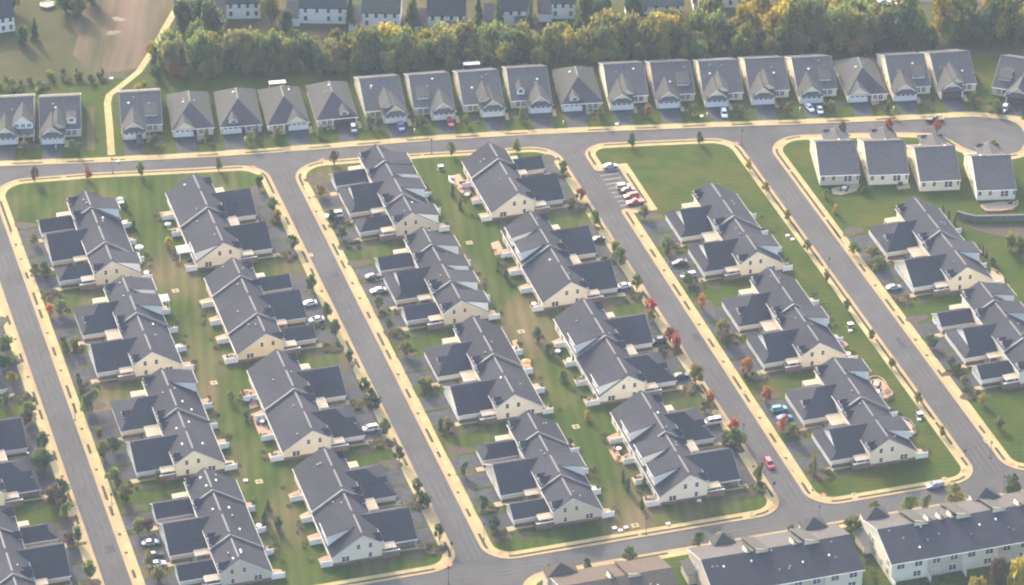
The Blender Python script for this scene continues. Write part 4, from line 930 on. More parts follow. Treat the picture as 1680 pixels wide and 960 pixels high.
def mass_build():
    r = random.Random(5); b = MB()
    for (x, y), h, w in MASS:
        rings = []
        for k in range(70):
            while True:
                v = Vector((r.uniform(-1, 1), r.uniform(-1, 1), r.uniform(-.1, 1)))
                if .35 < v.length < 1: break
            p = Vector((x + v.x * w / 2, y + v.y * w / 2, Z0 + v.z * h)); n = Vector((v.x + r.gauss(0, .5), v.y + r.gauss(0, .5), v.z + .3 + r.gauss(0, .4))).normalized()
            q = n.orthogonal().normalized(); q = Matrix.Rotation(r.uniform(0, 6.28), 3, n) @ q; e = n.cross(q); sz = r.uniform(.09, .2)
            b.face([tuple(p + q * sz), tuple(p + e * sz), tuple(p - q * sz), tuple(p - e * sz)])
    put('low_shrubbery', b.data('low_shrubbery', False), M['leafmix'], kind='stuff')
def shrub(stem, loc, h, w, leaf, group='garden shrubs', axis=1, tail='from near end'):
    sd = rnd.randrange(3)
    o = put('shrub', crown_mesh(('shrub', sd, 320), 'shrub', sd * 7 + 2, 320), M[leaf], None, (loc[0], loc[1], Z0 - .05), rnd.uniform(0, 6.28)); o.scale = (w / 2, w / 2 * rnd.uniform(.8, 1.15), h)
    o['category'] = 'shrub'; o['group'] = group; later(o, stem, axis, tail); return o
CW = dict(leaf='green', leafdark='dark green', leafolive='olive', leafyellow='yellow', leafgold='golden', leafred='red', leaforange='orange', leafrust='rust brown')
def nearest_block(X, Y):
    s, t = ST(X, Y)
    return min(VILLAS, key=lambda v: abs(s - v['s0'] - 20.6) * .8 + abs(t - v['t']) * 1.2)
def street_tree(px_, py_, leaf, h=4.6, w=2.6, where=None, shape='oval', name='street_tree'):
    X, Y = P(px_, py_); v = nearest_block(X, Y)
    wh = where or 'before ' + v['short']
    tree(name, '%s tree %s' % (CW[leaf], wh), (X, Y), h * 1.08, w * 1.4, leaf, shape, .2, 'young street trees' if name == 'street_tree' else 'garden trees', axis=0 if where else 1, tail='from left' if where else 'from near end')
T_ = 'leaf leafdark leafolive leafyellow leafgold leafred leaforange leafrust'.split()
for x, y, c, wh in ((57, 299, 7, 'on the verge of the far left lawn'), (144, 296, 6, 'on the verge of the far left lawn'), (232, 290, 0, 'on the verge of the far left lawn'), (358, 281, 2, 'on the verge of the far left lawn'),
    (549, 271, 7, 'at the kerb above the second column corner'), (740, 256, 0, 'at the kerb above the middle lane'), (848, 251, 0, 'at the kerb above the third street corner'), (1037, 241, 1, 'at the top edge of the open green'), (1147, 238, 1, 'at the top edge of the open green'),
    (1382, 224, 2, 'at the kerb behind the four houses'), (1458, 218, 5, 'at the kerb behind the four houses'), (1537, 218, 5, 'at the kerb behind the four houses'), (1628, 252, 0, 'on the turning circle kerb')):
    street_tree(x, y, T_[c], 4.4 if c != 7 else 4.8, 2.5, wh)
for x, y in ((1229, 279), (1257, 317), (1292, 363), (1324, 413), (1356, 463), (1390, 510), (1430, 560), (1463, 606), (1505, 663), (1544, 718)):
    street_tree(x, y, 'leafyellow' if y in (279, 718, 317) else 'leafolive', 3.4, 2.1, 'on the left verge of the fourth street')
for x, y, c, h, w in ((925, 288, 0, 4.5, 3.2), (953, 330, 5, 3.6, 3.0), (938, 341, 2, 3.0, 3.2), (975, 372, 0, 5.0, 3.6), (1008, 418, 2, 4.2, 2.8), (1018, 434, 0, 5.2, 3.6), (1045, 476, 0, 4.4, 2.8), (1068, 516, 5, 4.6, 3.4), (1066, 527, 2, 3.2, 2.6),
    (1100, 564, 5, 5.0, 3.4), (1109, 577, 5, 5.2, 3.4), (1140, 630, 2, 5.4, 4.2), (1165, 666, 6, 4.4, 3.0), (1156, 676, 0, 3.6, 3.2), (1202, 716, 5, 5.0, 3.0), (1190, 728, 0, 3.6, 3.0), (1207, 738, 0, 6.4, 5.0), (1246, 792, 0, 5.6, 3.2),
    (1057, 360, 0, 3.8, 3.2), (1095, 416, 0, 5.2, 4.0), (1128, 468, 0, 4.0, 3.4), (1152, 508, 6, 4.6, 2.8), (1184, 553, 2, 5.0, 3.8), (1192, 565, 7, 4.4, 4.0), (1226, 617, 6, 4.8, 3.6), (1256, 660, 6, 4.2, 3.2), (1285, 710, 6, 5.0, 3.4), (1298, 720, 0, 4.6, 3.2), (1335, 776, 2, 4.8, 2.6),
    (425, 311, 0, 4.6, 3.0), (448, 349, 0, 4.6, 3.2), (456, 363, 3, 3.4, 3.0), (479, 409, 1, 4.4, 3.0), (512, 479, 1, 4.8, 3.2), (536, 524, 1, 5.2, 3.0), (551, 552, 1, 4.6, 3.0), (573, 596, 1, 4.0, 2.6), (598, 649, 1, 5.0, 3.4), (608, 664, 1, 5.2, 3.0), (617, 673, 1, 4.6, 3.0), (633, 716, 1, 4.8, 3.0),
    (655, 757, 1, 4.2, 2.4), (685, 812, 1, 4.6, 3.0), (690, 830, 1, 4.4, 3.0), (701, 834, 1, 4.4, 2.6), (721, 888, 1, 4.6, 2.6),
    (525, 322, 3, 3.6, 3.4), (545, 363, 1, 3.6, 2.4), (561, 392, 1, 3.4, 2.6), (621, 509, 0, 4.2, 2.8), (638, 542, 1, 4.0, 2.4), (666, 585, 2, 4.0, 4.0), (695, 642, 0, 4.0, 3.4), (703, 636, 3, 3.0, 2.8), (722, 706, 0, 3.6, 2.0), (736, 707, 2, 3.8, 3.0), (762, 781, 1, 4.0, 2.4), (792, 837, 1, 4.2, 2.8), (812, 874, 1, 4.6, 3.0),
    (56, 402, 2, 3.4, 2.6), (72, 453, 1, 4.2, 4.2), (58, 452, 2, 3.6, 2.6), (82, 520, 6, 4.0, 2.4), (100, 518, 0, 4.2, 4.6), (104, 577, 0, 4.6, 3.0), (122, 576, 2, 4.0, 3.4), (150, 676, 1, 6.2, 5.2), (128, 634, 1, 4.0, 2.4), (162, 722, 2, 3.4, 3.0), (170, 753, 2, 4.6, 3.2), (185, 743, 1, 4.6, 3.8),
    (190, 798, 0, 5.0, 4.0), (207, 828, 2, 5.4, 3.8), (226, 878, 2, 4.6, 4.0), (243, 873, 7, 3.8, 3.4), (246, 930, 2, 4.4, 2.6), (262, 957, 2, 4.6, 4.0), (259, 796, 1, 4.2, 2.0),
    (12, 582, 0, 5.4, 4.6), (19, 632, 3, 4.0, 3.0), (8, 606, 1, 4.4, 5.0), (50, 692, 0, 5.6, 4.2), (11, 667, 1, 4.4, 2.4), (46, 700, 7, 4.4, 3.6), (72, 740, 1, 5.0, 3.4), (73, 772, 1, 5.6, 5.6), (64, 764, 7, 4.6, 4.4), (87, 827, 7, 5.0, 4.6), (101, 816, 1, 5.4, 3.8), (110, 852, 0, 4.8, 3.0), (128, 892, 1, 4.8, 2.8), (148, 952, 0, 5.2, 4.0), (112, 896, 7, 3.8, 3.6),
    (1400, 418, 0, 3.6, 3.0), (1432, 425, 2, 3.6, 3.4), (1440, 440, 0, 3.4, 3.8), (1528, 570, 1, 3.8, 4.4), (1560, 605, 1, 3.4, 2.4), (1570, 615, 1, 3.2, 3.0), (1582, 635, 2, 3.2, 2.4), (1612, 665, 3, 3.0, 2.6), (1640, 704, 2, 3.0, 3.2)):
    street_tree(x, y, T_[c], h, w)
for x, y, c, h, w in ((902, 948, 0, 3.8, 2.8), (962, 942, 1, 4.6, 2.8), (1032, 927, 1, 4.8, 2.8), (1147, 902, 1, 5.2, 3.0), (1178, 898, 3, 4.0, 2.2), (1298, 880, 1, 3.0, 2.0), (1435, 852, 2, 5.0, 3.4), (1494, 845, 0, 5.6, 3.8), (1520, 838, 0, 4.6, 3.0), (1567, 832, 2, 6.4, 4.8), (1662, 818, 1, 6.8, 4.6), (1396, 878, 0, 5.0, 5.0)):
    street_tree(x, y, T_[c], h, w, 'on the near verge of the bottom street')
# evergreen and leafy trees in the back lanes
for x, y, c, h, w, sh, wh in ((742, 323, 1, 4.6, 2.2, 'cone', 'by the patios above the middle lane'), (755, 343, 1, 4.2, 2.2, 'cone', 'by the patios above the middle lane'), (817, 444, 1, 4.0, 2.4, 'cone', 'by the patios above the middle lane'), (830, 459, 1, 4.0, 2.6, 'cone', 'by the patios above the middle lane'),
    (882, 560, 1, 4.6, 3.6, 'oval', 'by the patios above the middle lane'), (900, 582, 1, 3.6, 2.8, 'oval', 'by the patios above the middle lane'), (925, 626, 1, 3.6, 2.8, 'oval', 'by the patios above the middle lane'), (1022, 794, 1, 4.6, 2.0, 'cone', 'by the near patios of the middle lane'), (1030, 808, 1, 4.6, 2.6, 'oval', 'by the near patios of the middle lane'),
    (1053, 836, 1, 4.4, 2.2, 'cone', 'by the near patios of the middle lane'), (1057, 800, 1, 4.0, 2.2, 'cone', 'by the near patios of the middle lane'), (435, 858, 1, 4.6, 3.4, 'cone', 'in the left lane beside the last blocks'), (457, 872, 1, 4.6, 3.6, 'oval', 'in the left lane beside the last blocks'), (440, 838, 1, 3.6, 2.6, 'cone', 'in the left lane beside the last blocks'),
    (220, 375, 1, 3.2, 2.6, 'oval', 'in the left lane near the first blocks'), (276, 408, 3, 3.6, 3.4, 'oval', 'in the left lane near the first blocks'), (206, 345, 1, 3.6, 2.4, 'oval', 'in the left lane near the first blocks'), (380, 660, 2, 3.4, 2.8, 'oval', 'in the left lane by the brick patio'), (404, 690, 1, 3.2, 2.4, 'oval', 'in the left lane by the brick patio'),
    (1547, 356, 1, 4.4, 1.7, 'cone', 'in the row behind the right-hand block'), (1556, 366, 1, 4.6, 1.7, 'cone', 'in the row behind the right-hand block'), (1566, 374, 1, 4.6, 1.8, 'cone', 'in the row behind the right-hand block'), (1606, 414, 1, 3.4, 1.3, 'cone', 'beside the red parasol'), (1612, 418, 1, 3.6, 1.3, 'cone', 'beside the red parasol'), (1618, 424, 1, 3.2, 1.4, 'cone', 'beside the red parasol'),
    (1657, 412, 2, 6.0, 4.0, 'round', 'at the right edge below the retaining wall'), (1676, 424, 2, 7.0, 5.0, 'round', 'at the right edge below the retaining wall'), (1628, 436, 1, 3.0, 3.0, 'oval', 'below the red parasol'), (1355, 325, 0, 3.0, 2.4, 'oval', 'beside the stone terrace'), (1420, 318, 1, 2.6, 3.0, 'oval', 'beside the stone terrace'), (1372, 350, 3, 3.0, 2.6, 'oval', 'on the lawn below the four houses'),
    (965, 690, 3, 3.2, 2.8, 'oval', 'in the middle lane by the brick patio'), (935, 735, 1, 3.2, 2.2, 'oval', 'in the middle lane by the third block'), (1190, 800, 1, 2.6, 2.2, 'oval', 'by the near brick screen of the last block')):
    X, Y = P(x, y); tree('garden_tree', '%s %s tree %s' % (CW[T_[c]], 'conical' if sh == 'cone' else 'bushy', wh), (X, Y), h, w, T_[c], sh, .06 if sh != 'round' else .15, 'trees in the back lanes', tail='from left')
# foundation and bed shrubs before every block, and behind along the patios
for v in VILLAS:
    m, s0, t = v['m'], v['s0'], v['t']; secs, wr, units = TYPES[v['typ']]; rr = random.Random(int(s0 * 7 + t))
    gaps = [(-2.6, wr[0][0] - .4)] + [(b + .3, c - .3) for (_, b), (c, _) in zip(wr, wr[1:])]
    for a, b in gaps:
        if b - a < 2: continue
        for kk in range(14 if b - a > 4 else 9):
            y, u = rr.uniform(a, b), rr.uniform(15.6, 21.0); c = rr.choice(['leaf', 'leafdark', 'leafrust', 'leafrust', 'leafolive', 'leafdark', 'leafyellow'])
            big = rr.random()
            X, Y = G(s0 + y, t + m * u)
            if kk > 1: mass((X, Y), .5 + big * .8, 1.0 + big * 1.2); continue
            shrub('%s shrub before %s' % (CW[c], v['short']), (X, Y), .7 + big * .9, 1.1 + big * 1.5, c)
    for _ in range(3):
        X, Y = G(s0 - rr.uniform(.6, 1.2), t + m * rr.uniform(-7.5, 9.0)); mass((X, Y), .8, 1.2)
    for _ in range(9):
        X, Y = G(s0 + rr.uniform(1, units[-1] - 1), t - m * rr.uniform(11.3, 13.2)); mass((X, Y), rr.uniform(.7, 1.5), rr.uniform(1.1, 2.2))
for i, (X, Y, a) in enumerate(HDRIVES):
    hn = 'top street house number %s from the left' % ORD[i]
    gs = HOUSES[i][1] if i < len(HOUSES) else 1
    rr = random.Random(i * 31 + 2)
    bx = X - gs * 6.6; patch(bx, Y - 1.0, 3.2, 2.6, .127, M['mulch'], 'flower_bed', 0, i + 400)
    for q in range(6):
        dx = -gs * rr.uniform(4.2, 9.4); dy = rr.uniform(-6.0, 1.8); c = rr.choice(['leaf', 'leafdark', 'leafrust', 'leafolive', 'leafdark'])
        if q > 1: mass((X + dx, Y + dy), rr.uniform(.7, 1.2), rr.uniform(1.2, 2.2)); continue
        shrub('%s shrub before the %s house of the top street' % (CW[c], ORD[i]), (X + dx, Y + dy), rr.uniform(.8, 1.5), rr.uniform(1.3, 2.3), c, 'front shrubs of the top street', 0, 'from left')
    for q in range(2 if i % 3 else 1):
        dx = -gs * rr.uniform(5.2, 8.6); dy = -rr.uniform(3.0, 7.5)
        c = 'leaforange' if i == 12 and q == 0 else rr.choice(['leafdark', 'leafolive', 'leaf', 'leafolive', 'leaf'])
        tree('garden_tree', '%s tree before the %s house of the top street' % (CW[c], ORD[i]), (X + dx, Y + dy), rr.uniform(3.0, 5.0), rr.uniform(2.4, 3.8), c, 'oval', .15, 'front garden trees of the top street', tail='from left')
# ------------------------------------------------------------------ the wood behind the top street: every tree its own
def belt_base(x): return 131 - (x - 240) * .028 if x < 700 else 118 - (x - 700) * .040
wr_ = random.Random(21)
rows = [(0, 0, 24, 'front', .9), (-13, 10, 29, 'middle', 1.15), (-27, -6, 33, 'back', 1.3)]
for dy, off, stepx, rown, hs in rows:
    x = 262 + off
    while x < 1700:
        xx = x + wr_.uniform(-9, 9); yy = belt_base(xx) + dy + wr_.uniform(-4, 4) - 2
        x += stepx * wr_.uniform(.8, 1.25)
        if rown == 'back' and xx < 330: pass
        right = max(0, min(1, (xx - 1050) / 250.0))
        q = wr_.random()
        if rown == 'back': c = 'leafgold' if q < .22 * right + .05 else 'leafyellow' if q < .25 + .35 * right else 'leafolive' if q < .72 else 'leaf'
        elif rown == 'middle': c = 'leafyellow' if q < .08 + .18 * right else 'leafolive' if q < .55 else 'leaf' if q < .8 else 'leafdark'
        else: c = 'leaforange' if q < .012 else 'leafolive' if q < .34 else 'leafdark' if q < .6 else 'leaf' if q < .92 else 'leafyellow'
        if rown == 'front' and 1180 < xx and wr_.random() < .35: continue
        X, Y = P(xx, yy); h = wr_.uniform(6.0, 12.0) * {'front': .66, 'middle': 1.06, 'back': .98 + .28 * right}[rown] * (1 if xx > 640 or rown != 'back' else .95); w = h * wr_.uniform(.85, 1.2)
        sh = 'cone' if (c == 'leafdark' and wr_.random() < .35) else 'round'
        if sh == 'cone': w = h * .45
        i = min(range(len(HDRIVES)), key=lambda k: abs(HDRIVES[k][0] - X))
        tree('woodland_tree', '%s tree, %s rank of the wood behind %s top house' % (CW[c], rown, ORD[i]), (X, Y), h, w, c, sh, .1, 'trees of the wood', tail='from left')
for x, y, h, w, c, sh in ((303, 62, 13, 9, 'leafdark', 'round'), (330, 40, 12, 9, 'leafdark', 'round'), (350, 58, 13, 9, 'leafdark', 'round'), (318, 85, 11, 9, 'leaf', 'round'), (252, 118, 6.5, 4, 'leafdark', 'cone'), (575, 48, 13, 6, 'leafdark', 'cone'), (678, 50, 12, 6, 'leaf', 'round'), (785, 55, 14, 6.5, 'leafdark', 'cone'), (818, 50, 11, 5, 'leafdark', 'cone'), (870, 56, 12, 5, 'leafdark', 'cone'),
    (445, 38, 10, 7, 'leafolive', 'round'), (470, 55, 8, 6, 'leafdark', 'round'), (960, 45, 13, 9, 'leaf', 'round'), (985, 52, 14, 10, 'leafdark', 'round'), (1040, 52, 13, 9, 'leafdark', 'round'), (1165, 38, 12, 9, 'leafolive', 'round'), (1250, 38, 12, 10, 'leafyellow', 'round'), (1300, 36, 13, 11, 'leafgold', 'round'), (1345, 40, 13, 11, 'leafyellow', 'round'), (1385, 42, 12, 11, 'leafgold', 'round'),
    (1540, 34, 12, 7, 'leafdark', 'round'), (1580, 40, 13, 10, 'leafolive', 'round'), (1640, 36, 13, 10, 'leafolive', 'round'), (1675, 30, 13, 10, 'leafdark', 'round'), (1700, 50, 12, 10, 'leafolive', 'round')):
    X, Y = P(x, y); tree('woodland_tree', 'tall %s %s at the far edge of the wood' % (CW[c], 'conifer' if sh == 'cone' else 'tree'), (X, Y), h, w, c, sh, .1, 'trees of the wood', tail='from left')
for x, y, h, w, c, sh in ((58, 66, 8, 4.2, 'leafdark', 'cone'), (38, 74, 6.5, 5, 'leafdark', 'round'), (108, 22, 8, 8, 'leafdark', 'round'), (128, 26, 8, 8, 'leafolive', 'round'), (20, 20, 7, 6, 'leafolive', 'round'), (150, 8, 8, 8, 'leafdark', 'round')):
    X, Y = P(x, y); tree('meadow_tree', '%s %s in the upper left meadow' % (CW[c], 'conifer' if sh == 'cone' else 'tree'), (X, Y), h, w, c, sh, .05, 'trees of the meadow', tail='from left')
for k in range(34):
    x = wr_.uniform(-10, 172); y = 152 - x * .1 + wr_.uniform(-22, 6) * (1 if x < 110 else .6); c = wr_.choice(['leafdark', 'leaf', 'leafdark', 'leafolive', 'leafolive'])
    X, Y = P(x, y); shrub('%s bush on the slope behind the two leftmost top houses' % CW[c], (X, Y), wr_.uniform(1.6, 4.2), wr_.uniform(2.2, 4.2), c, 'bushes on the slope', 0, 'from left')
for x, y, h, w, c in ((225, 148, 2.4, 4, 'leafyellow'), (236, 142, 2.2, 3, 'leafolive'), (860, 112, 2.0, 5, 'leafyellow'), (900, 108, 2.0, 5, 'leafolive'), (968, 110, 2.4, 2.6, 'leafolive'), (735, 120, 2, 3, 'leaf'), (1195, 100, 2.6, 2.4, 'leaforange'), (1600, 130, 2.4, 4, 'leafolive')):
    X, Y = P(x, y); shrub('%s bush on the grass behind the top houses' % CW[c], (X, Y), h, w, c, 'bushes behind the top houses', 0, 'from left')
for k in range(40):
    x = 350 + k * 20 + wr_.uniform(-8, 8); y = belt_base(x) - 42 + wr_.uniform(-7, 5)
    if x > 1180 or wr_.random() < .18: continue
    c = wr_.choice(['leaf', 'leafdark', 'leafolive', 'leafolive', 'leafdark', 'leafrust']); h = wr_.uniform(4.0, 7.5)
    X, Y = P(x, y); i = min(range(len(HDRIVES)), key=lambda q: abs(HDRIVES[q][0] - X))
    tree('woodland_tree', '%s tree below the far pale houses, above %s top house' % (CW[c], ORD[i]), (X, Y), h, h * wr_.uniform(.8, 1.1), c, 'round', .08, 'trees of the wood', tail='from left')
# foreground trees at the lower right corner
for x, y, h, w, c, sh in ((1636, 972, 10, 6.5, 'leafrust', 'round'), (1600, 985, 6.5, 6, 'leafyellow', 'round'), (1668, 985, 12, 7, 'leafyellow', 'round'), (1690, 965, 12, 7, 'leafolive', 'round'), (1625, 1000, 7, 6, 'leafolive', 'round')):
    X, Y = P(x, y); tree('garden_tree', 'tall %s tree behind the right terrace in the lower corner' % CW[c], (X, Y), h, w, c, sh, .1, 'trees behind the right terrace', tail='from left')
for k in range(26):
    x = 1405 + k * 2.4 if k < 14 else 1470 + (k - 14) * 9; y = 885 + k * 5.4 if k < 14 else 965 - (k - 14) * 1.2
    X, Y = P(x, y); c = wr_.choice(['leafdark', 'leafrust', 'leafolive', 'leaf']); shrub('%s shrub along the right terrace' % CW[c], (X, Y), wr_.uniform(.8, 1.8), wr_.uniform(1.2, 2.4), c, 'shrubs along the right terrace', 0, 'from left')
mass_build()

# ------------------------------------------------------------------ vehicles (x forward)
def ringbody(st, mb):
    """st: stations (x, half width, z bottom, z top); lofted rounded hull"""
    rings = []
    for x, w, z0, z1 in st:
        c = .16 * (z1 - z0)
        rings.append([(x, -w * .86, z0), (x, -w, z0 + c), (x, -w, z1 - c * 1.3), (x, -w * .84, z1), (x, w * .84, z1), (x, w, z1 - c * 1.3), (x, w, z0 + c), (x, w * .86, z0)])
    i = len(mb.V); n = 8
    for g in rings: mb.V += g
    for k in range(len(rings) - 1):
        for q in range(n): mb.F.append((i + k * n + q, i + k * n + (q + 1) % n, i + (k + 1) * n + (q + 1) % n, i + (k + 1) * n + q))
    mb.F.append(tuple(range(i, i + n))); mb.F.append(tuple(i + (len(rings) - 1) * n + q for q in range(n)))
    return mb
KINDS_ = {  # hull stations, cabin (base x0,x1, roof x0,x1, base z, roof z, half width), wheel x, wheel r
    'sedan': ([(-2.35, .74, .38, .70), (-2.2, .86, .26, .98), (-1.2, .91, .24, 1.02), (.9, .91, .24, .98), (1.9, .87, .24, .84), (2.25, .78, .28, .72), (2.36, .66, .34, .58)], (-1.75, 1.15, -1.0, .3, .96, 1.44, .82), 1.38, .33),
    'suv': ([(-2.35, .80, .42, .9), (-2.28, .90, .32, 1.12), (-1.2, .94, .3, 1.14), (1.0, .94, .3, 1.08), (2.0, .90, .3, .98), (2.3, .82, .34, .82), (2.4, .70, .42, .66)], (-2.22, 1.2, -1.95, .45, 1.08, 1.70, .86), 1.42, .37),
    'van': ([(-2.6, .86, .42, 1.1), (-2.55, .95, .3, 1.2), (1.6, .96, .3, 1.15), (2.3, .92, .3, 1.0), (2.62, .80, .36, .8)], (-2.5, 1.75, -2.4, .85, 1.12, 1.95, .88), 1.65, .36),
    'pickup': ([(-2.8, .88, .42, .98), (-2.74, .94, .36, 1.04), (-.9, .95, .34, 1.05), (1.1, .95, .34, 1.06), (2.3, .90, .34, .98), (2.7, .82, .4, .8)], (-.85, 1.25, -.6, .55, 1.04, 1.74, .84), 1.72, .39)}
def car(kind, paint, px_, py_, ang, label, z=.13):
    """ang: direction of the nose, radians from +X"""
    X, Y = P(px_, py_); st, (b0, b1, r0, r1, zb, zr, hw), wx, wrd = KINDS_[kind]
    t = thing('parked_car' if kind != 'pickup' else 'pickup_truck', label, 'car' if kind in ('sedan', 'suv') else 'van' if kind == 'van' else 'pickup', (X, Y, z), ang, 'cars')
    put('body', cached(('cb', kind), lambda: ringbody(st, MB()), 'body'), PAINT[paint], t)
    rw = hw * .80
    def roof():
        b = MB(); b.loft([(r0, -rw, zr - .06), (r1, -rw, zr - .06), (r1, rw, zr - .06), (r0, rw, zr - .06)], [(r0 + .1, -rw * .86, zr + .02), (r1 - .1, -rw * .86, zr + .02), (r1 - .1, rw * .86, zr + .02), (r0 + .1, rw * .86, zr + .02)])
        for (bx, rx) in ((b0, r0), (b1, r1), ((b0 + b1) / 2, (r0 + r1) / 2)):
            for s in (-1, 1): b.tube([(bx, s * hw, zb), (rx, s * rw, zr - .03)], .045, 4)
        return b
    put('roof', cached(('cr', kind), roof, 'roof'), PAINT[paint], t)
    A = [(b0, -hw, zb), (b1, -hw, zb), (b1, hw, zb), (b0, hw, zb)]; B = [(r0, -rw, zr - .05), (r1, -rw, zr - .05), (r1, rw, zr - .05), (r0, rw, zr - .05)]
    for nm, q in (('side_window', (0, 1)), ('windscreen', (1, 2)), ('side_window', (2, 3)), ('rear_window', (3, 0))):
        put(nm, cached(('cg', kind, nm, q), lambda: MB().slab([A[q[0]], A[q[1]], B[q[1]], B[q[0]]], .01), nm), M['glass'], t)
    for sx in (-1, 1):
        for sy in (-1, 1):
            w = put('wheel', cached(('cw', wrd), lambda: MB().tube([(0, -.1, 0), (0, .1, 0)], wrd, 12), 'wheel'), M['tyre'], t, (sx * wx, sy * .84, wrd))
    xf = st[-1][0] - .06; zl = st[-2][3] - .12
    for sy in (-1, 1):
        put('headlight', cached(('ch',), lambda: MB().box(-.1, .06, -.16, .16, -.07, .07), 'headlight'), M['white'], t, (xf - .08, sy * .55, zl))
        put('tail_light', cached(('ct',), lambda: MB().box(-.05, .06, -.13, .13, -.1, .1), 'tail_light'), M['redpaint'], t, (st[0][0] + .04, sy * .62, st[1][3] - .22))
    return t
E_ = AZ; N_ = AZ + math.pi / 2
def hdr(i): return -math.pi / 2 + (HDRIVES[i][2] if i < len(HDRIVES) else 0)
car('sedan', 'silver', 1001, 276, E_, 'silver sedan parked alone at the top of the bay row')
car('suv', 'beige', 1023, 310, E_, 'pale beige car, topmost of the four parked together in the bays')
car('sedan', 'greycar', 1030, 315, E_, 'grey sedan squeezed between the beige and the red car in the bays')
car('suv', 'red', 1036, 325, E_ + math.pi, 'red car in the bays, just above the red pickup')
car('pickup', 'red', 1042, 335, E_ + math.pi, 'red pickup truck, lowest vehicle in the bays')
car('suv', 'red', 1262, 764, N_ + math.pi, 'red car driving down the third street', .01)
car('suv', 'bluecar', 1534, 800, E_ + math.pi, 'silver-blue estate car driving along the bottom street', .01)
car('van', 'white', 548, 357, E_ + math.pi, 'white van on a drive right of the second street')
car('sedan', 'greycar', 612, 457, E_, 'dark grey car on a drive, above the silver one beside it')
car('sedan', 'silver', 621, 480, E_ + math.pi, 'silver car with dark windows on a drive right of the second street')
car('sedan', 'white', 507, 501, E_ + math.pi, 'white car on a drive, upper of two left of the second street')
car('sedan', 'white', 519, 528, E_ + math.pi, 'white car on a drive, lower of two left of the second street')
car('suv', 'white', 607, 707, E_ + math.pi, 'white sport utility car on a drive below the spindly dark trees')
car('sedan', 'dark', 980, 396, E_ + math.pi, 'black car with white bonnet edge, highest on the drives left of the third street')
car('sedan', 'white', 1022, 473, E_ + math.pi, 'white car on a drive left of the third street, near an olive tree')
car('suv', 'dark', 1080, 563, E_ + math.pi, 'dark car half hidden by the red trees left of the third street')
car('sedan', 'dark', 1117, 620, E_, 'dark car beside the olive tree left of the third street')
car('van', 'white', 1168, 696, E_ + math.pi, 'white van on a drive left of the third street')
car('sedan', 'dark', 1115, 434, E_ + math.pi, 'dark sedan on a drive right of the third street')
car('suv', 'silver', 1130, 456, E_ + math.pi, 'silver white car below the dark sedan, right of the third street')
car('suv', 'teal', 1278, 675, E_, 'turquoise car on a drive right of the third street')
car('sedan', 'royal', 1287, 689, E_, 'deep blue car below the turquoise one')
car('sedan', 'silver', 1466, 475, E_, 'silver car on the first drive right of the fourth street')
car('sedan', 'silver', 247, 894, E_, 'silver sedan, upper of three on drives right of the first street')
car('sedan', 'dark', 254, 914, E_, 'dark car between the silver and the white car by the first street')
car('sedan', 'white', 258, 929, E_, 'white car, lowest of three on drives right of the first street')
car('suv', 'white', 1188, 190, hdr(14), 'single white car on a top street drive')
car('sedan', 'white', 1328, 180, hdr(16) + .25, 'white car, left of two on one top street drive')
car('sedan', 'silver', 1345, 184, hdr(16), 'dark silver car, right of two on one top street drive')
car('suv', 'silver', 1648, 182, -2.0, 'silver blue car on the drive by the turning circle')
car('pickup', 'black', 1533, 199, E_ - .25, 'black pickup at the kerb near the turning circle', .01)
car('suv', 'bluecar', 658, 212, hdr(7), 'pale blue car on a top street drive')
car('suv', 'red', 739, 205, hdr(8), 'red car on a top street drive')
car('suv', 'greycar', 580, 215, hdr(6), 'grey car on the drive before the brown garage door')
car('suv', 'dark', 229, 234, hdr(2), 'dark car with pale bonnet right of the hill path')
car('sedan', 'white', 1318, 884, N_, 'white car by the tower of the middle terrace')
car('sedan', 'red', 1478, 11, .1, 'red car on the far road beyond the wood', .0)
car('sedan', 'white', 1450, 5, .1, 'white car on the far road beyond the wood', .0)

# ------------------------------------------------------------------ street furniture
def lamp(x, y, label):
    X, Y = P(x, y); t = thing('street_lamp', label, 'street lamp', (X, Y, Z0), AZ, 'street lamps')
    put('pole', cached('lpole', lambda: MB().tube([(0, 0, 0), (0, 0, .5), (0, 0, 4.6)], [.13, .075, .055], 8), 'pole'), M['pole'], t)
    put('base', cached('lbase', lambda: MB().box(-.2, .2, -.2, .2, 0, .25), 'base'), M['pole'], t)
    put('lantern', cached('llan', lambda: MB().loft([(-.14, -.14, 4.6), (.14, -.14, 4.6), (.14, .14, 4.6), (-.14, .14, 4.6)], [(-.24, -.24, 5.1), (.24, -.24, 5.1), (.24, .24, 5.1), (-.24, .24, 5.1)]), 'lantern'), M['glass'], t)
    put('cap', cached('lcap', lambda: MB().loft([(-.28, -.28, 5.1), (.28, -.28, 5.1), (.28, .28, 5.1), (-.28, .28, 5.1)], [(-.05, -.05, 5.4), (.05, -.05, 5.4), (.05, .05, 5.4), (-.05, .05, 5.4)]), 'cap'), M['pole'], t)
for x, y, w in ((1359, 449, 'beside the fourth street, opposite the upper right block'), (1219, 722, 'on the left pavement of the third street near its lower end'), (736, 958, 'at the bottom edge under the second street junction'), (794, 886, 'at the lower right corner of the second street'),
    (1343, 857, 'on the near verge, left of the middle terrace tower'), (1646, 808, 'at the right edge on the near verge'), (1333, 806, 'at the lower right corner of the third street'), (1060, 877, 'on the verge of the bottom street below the middle lane'),
    (185, 285, 'on the top street verge opposite the hill path'), (708, 253, 'on the top street verge above the middle lane'), (1217, 238, 'on the corner above the fourth street'), (123, 690, 'beside the dark bush right of the first street'), (184, 838, 'on the right pavement of the first street, lower part'), (1625, 752, 'at the lower right corner of the fourth street')):
    lamp(x, y, 'dark post street lamp ' + w)
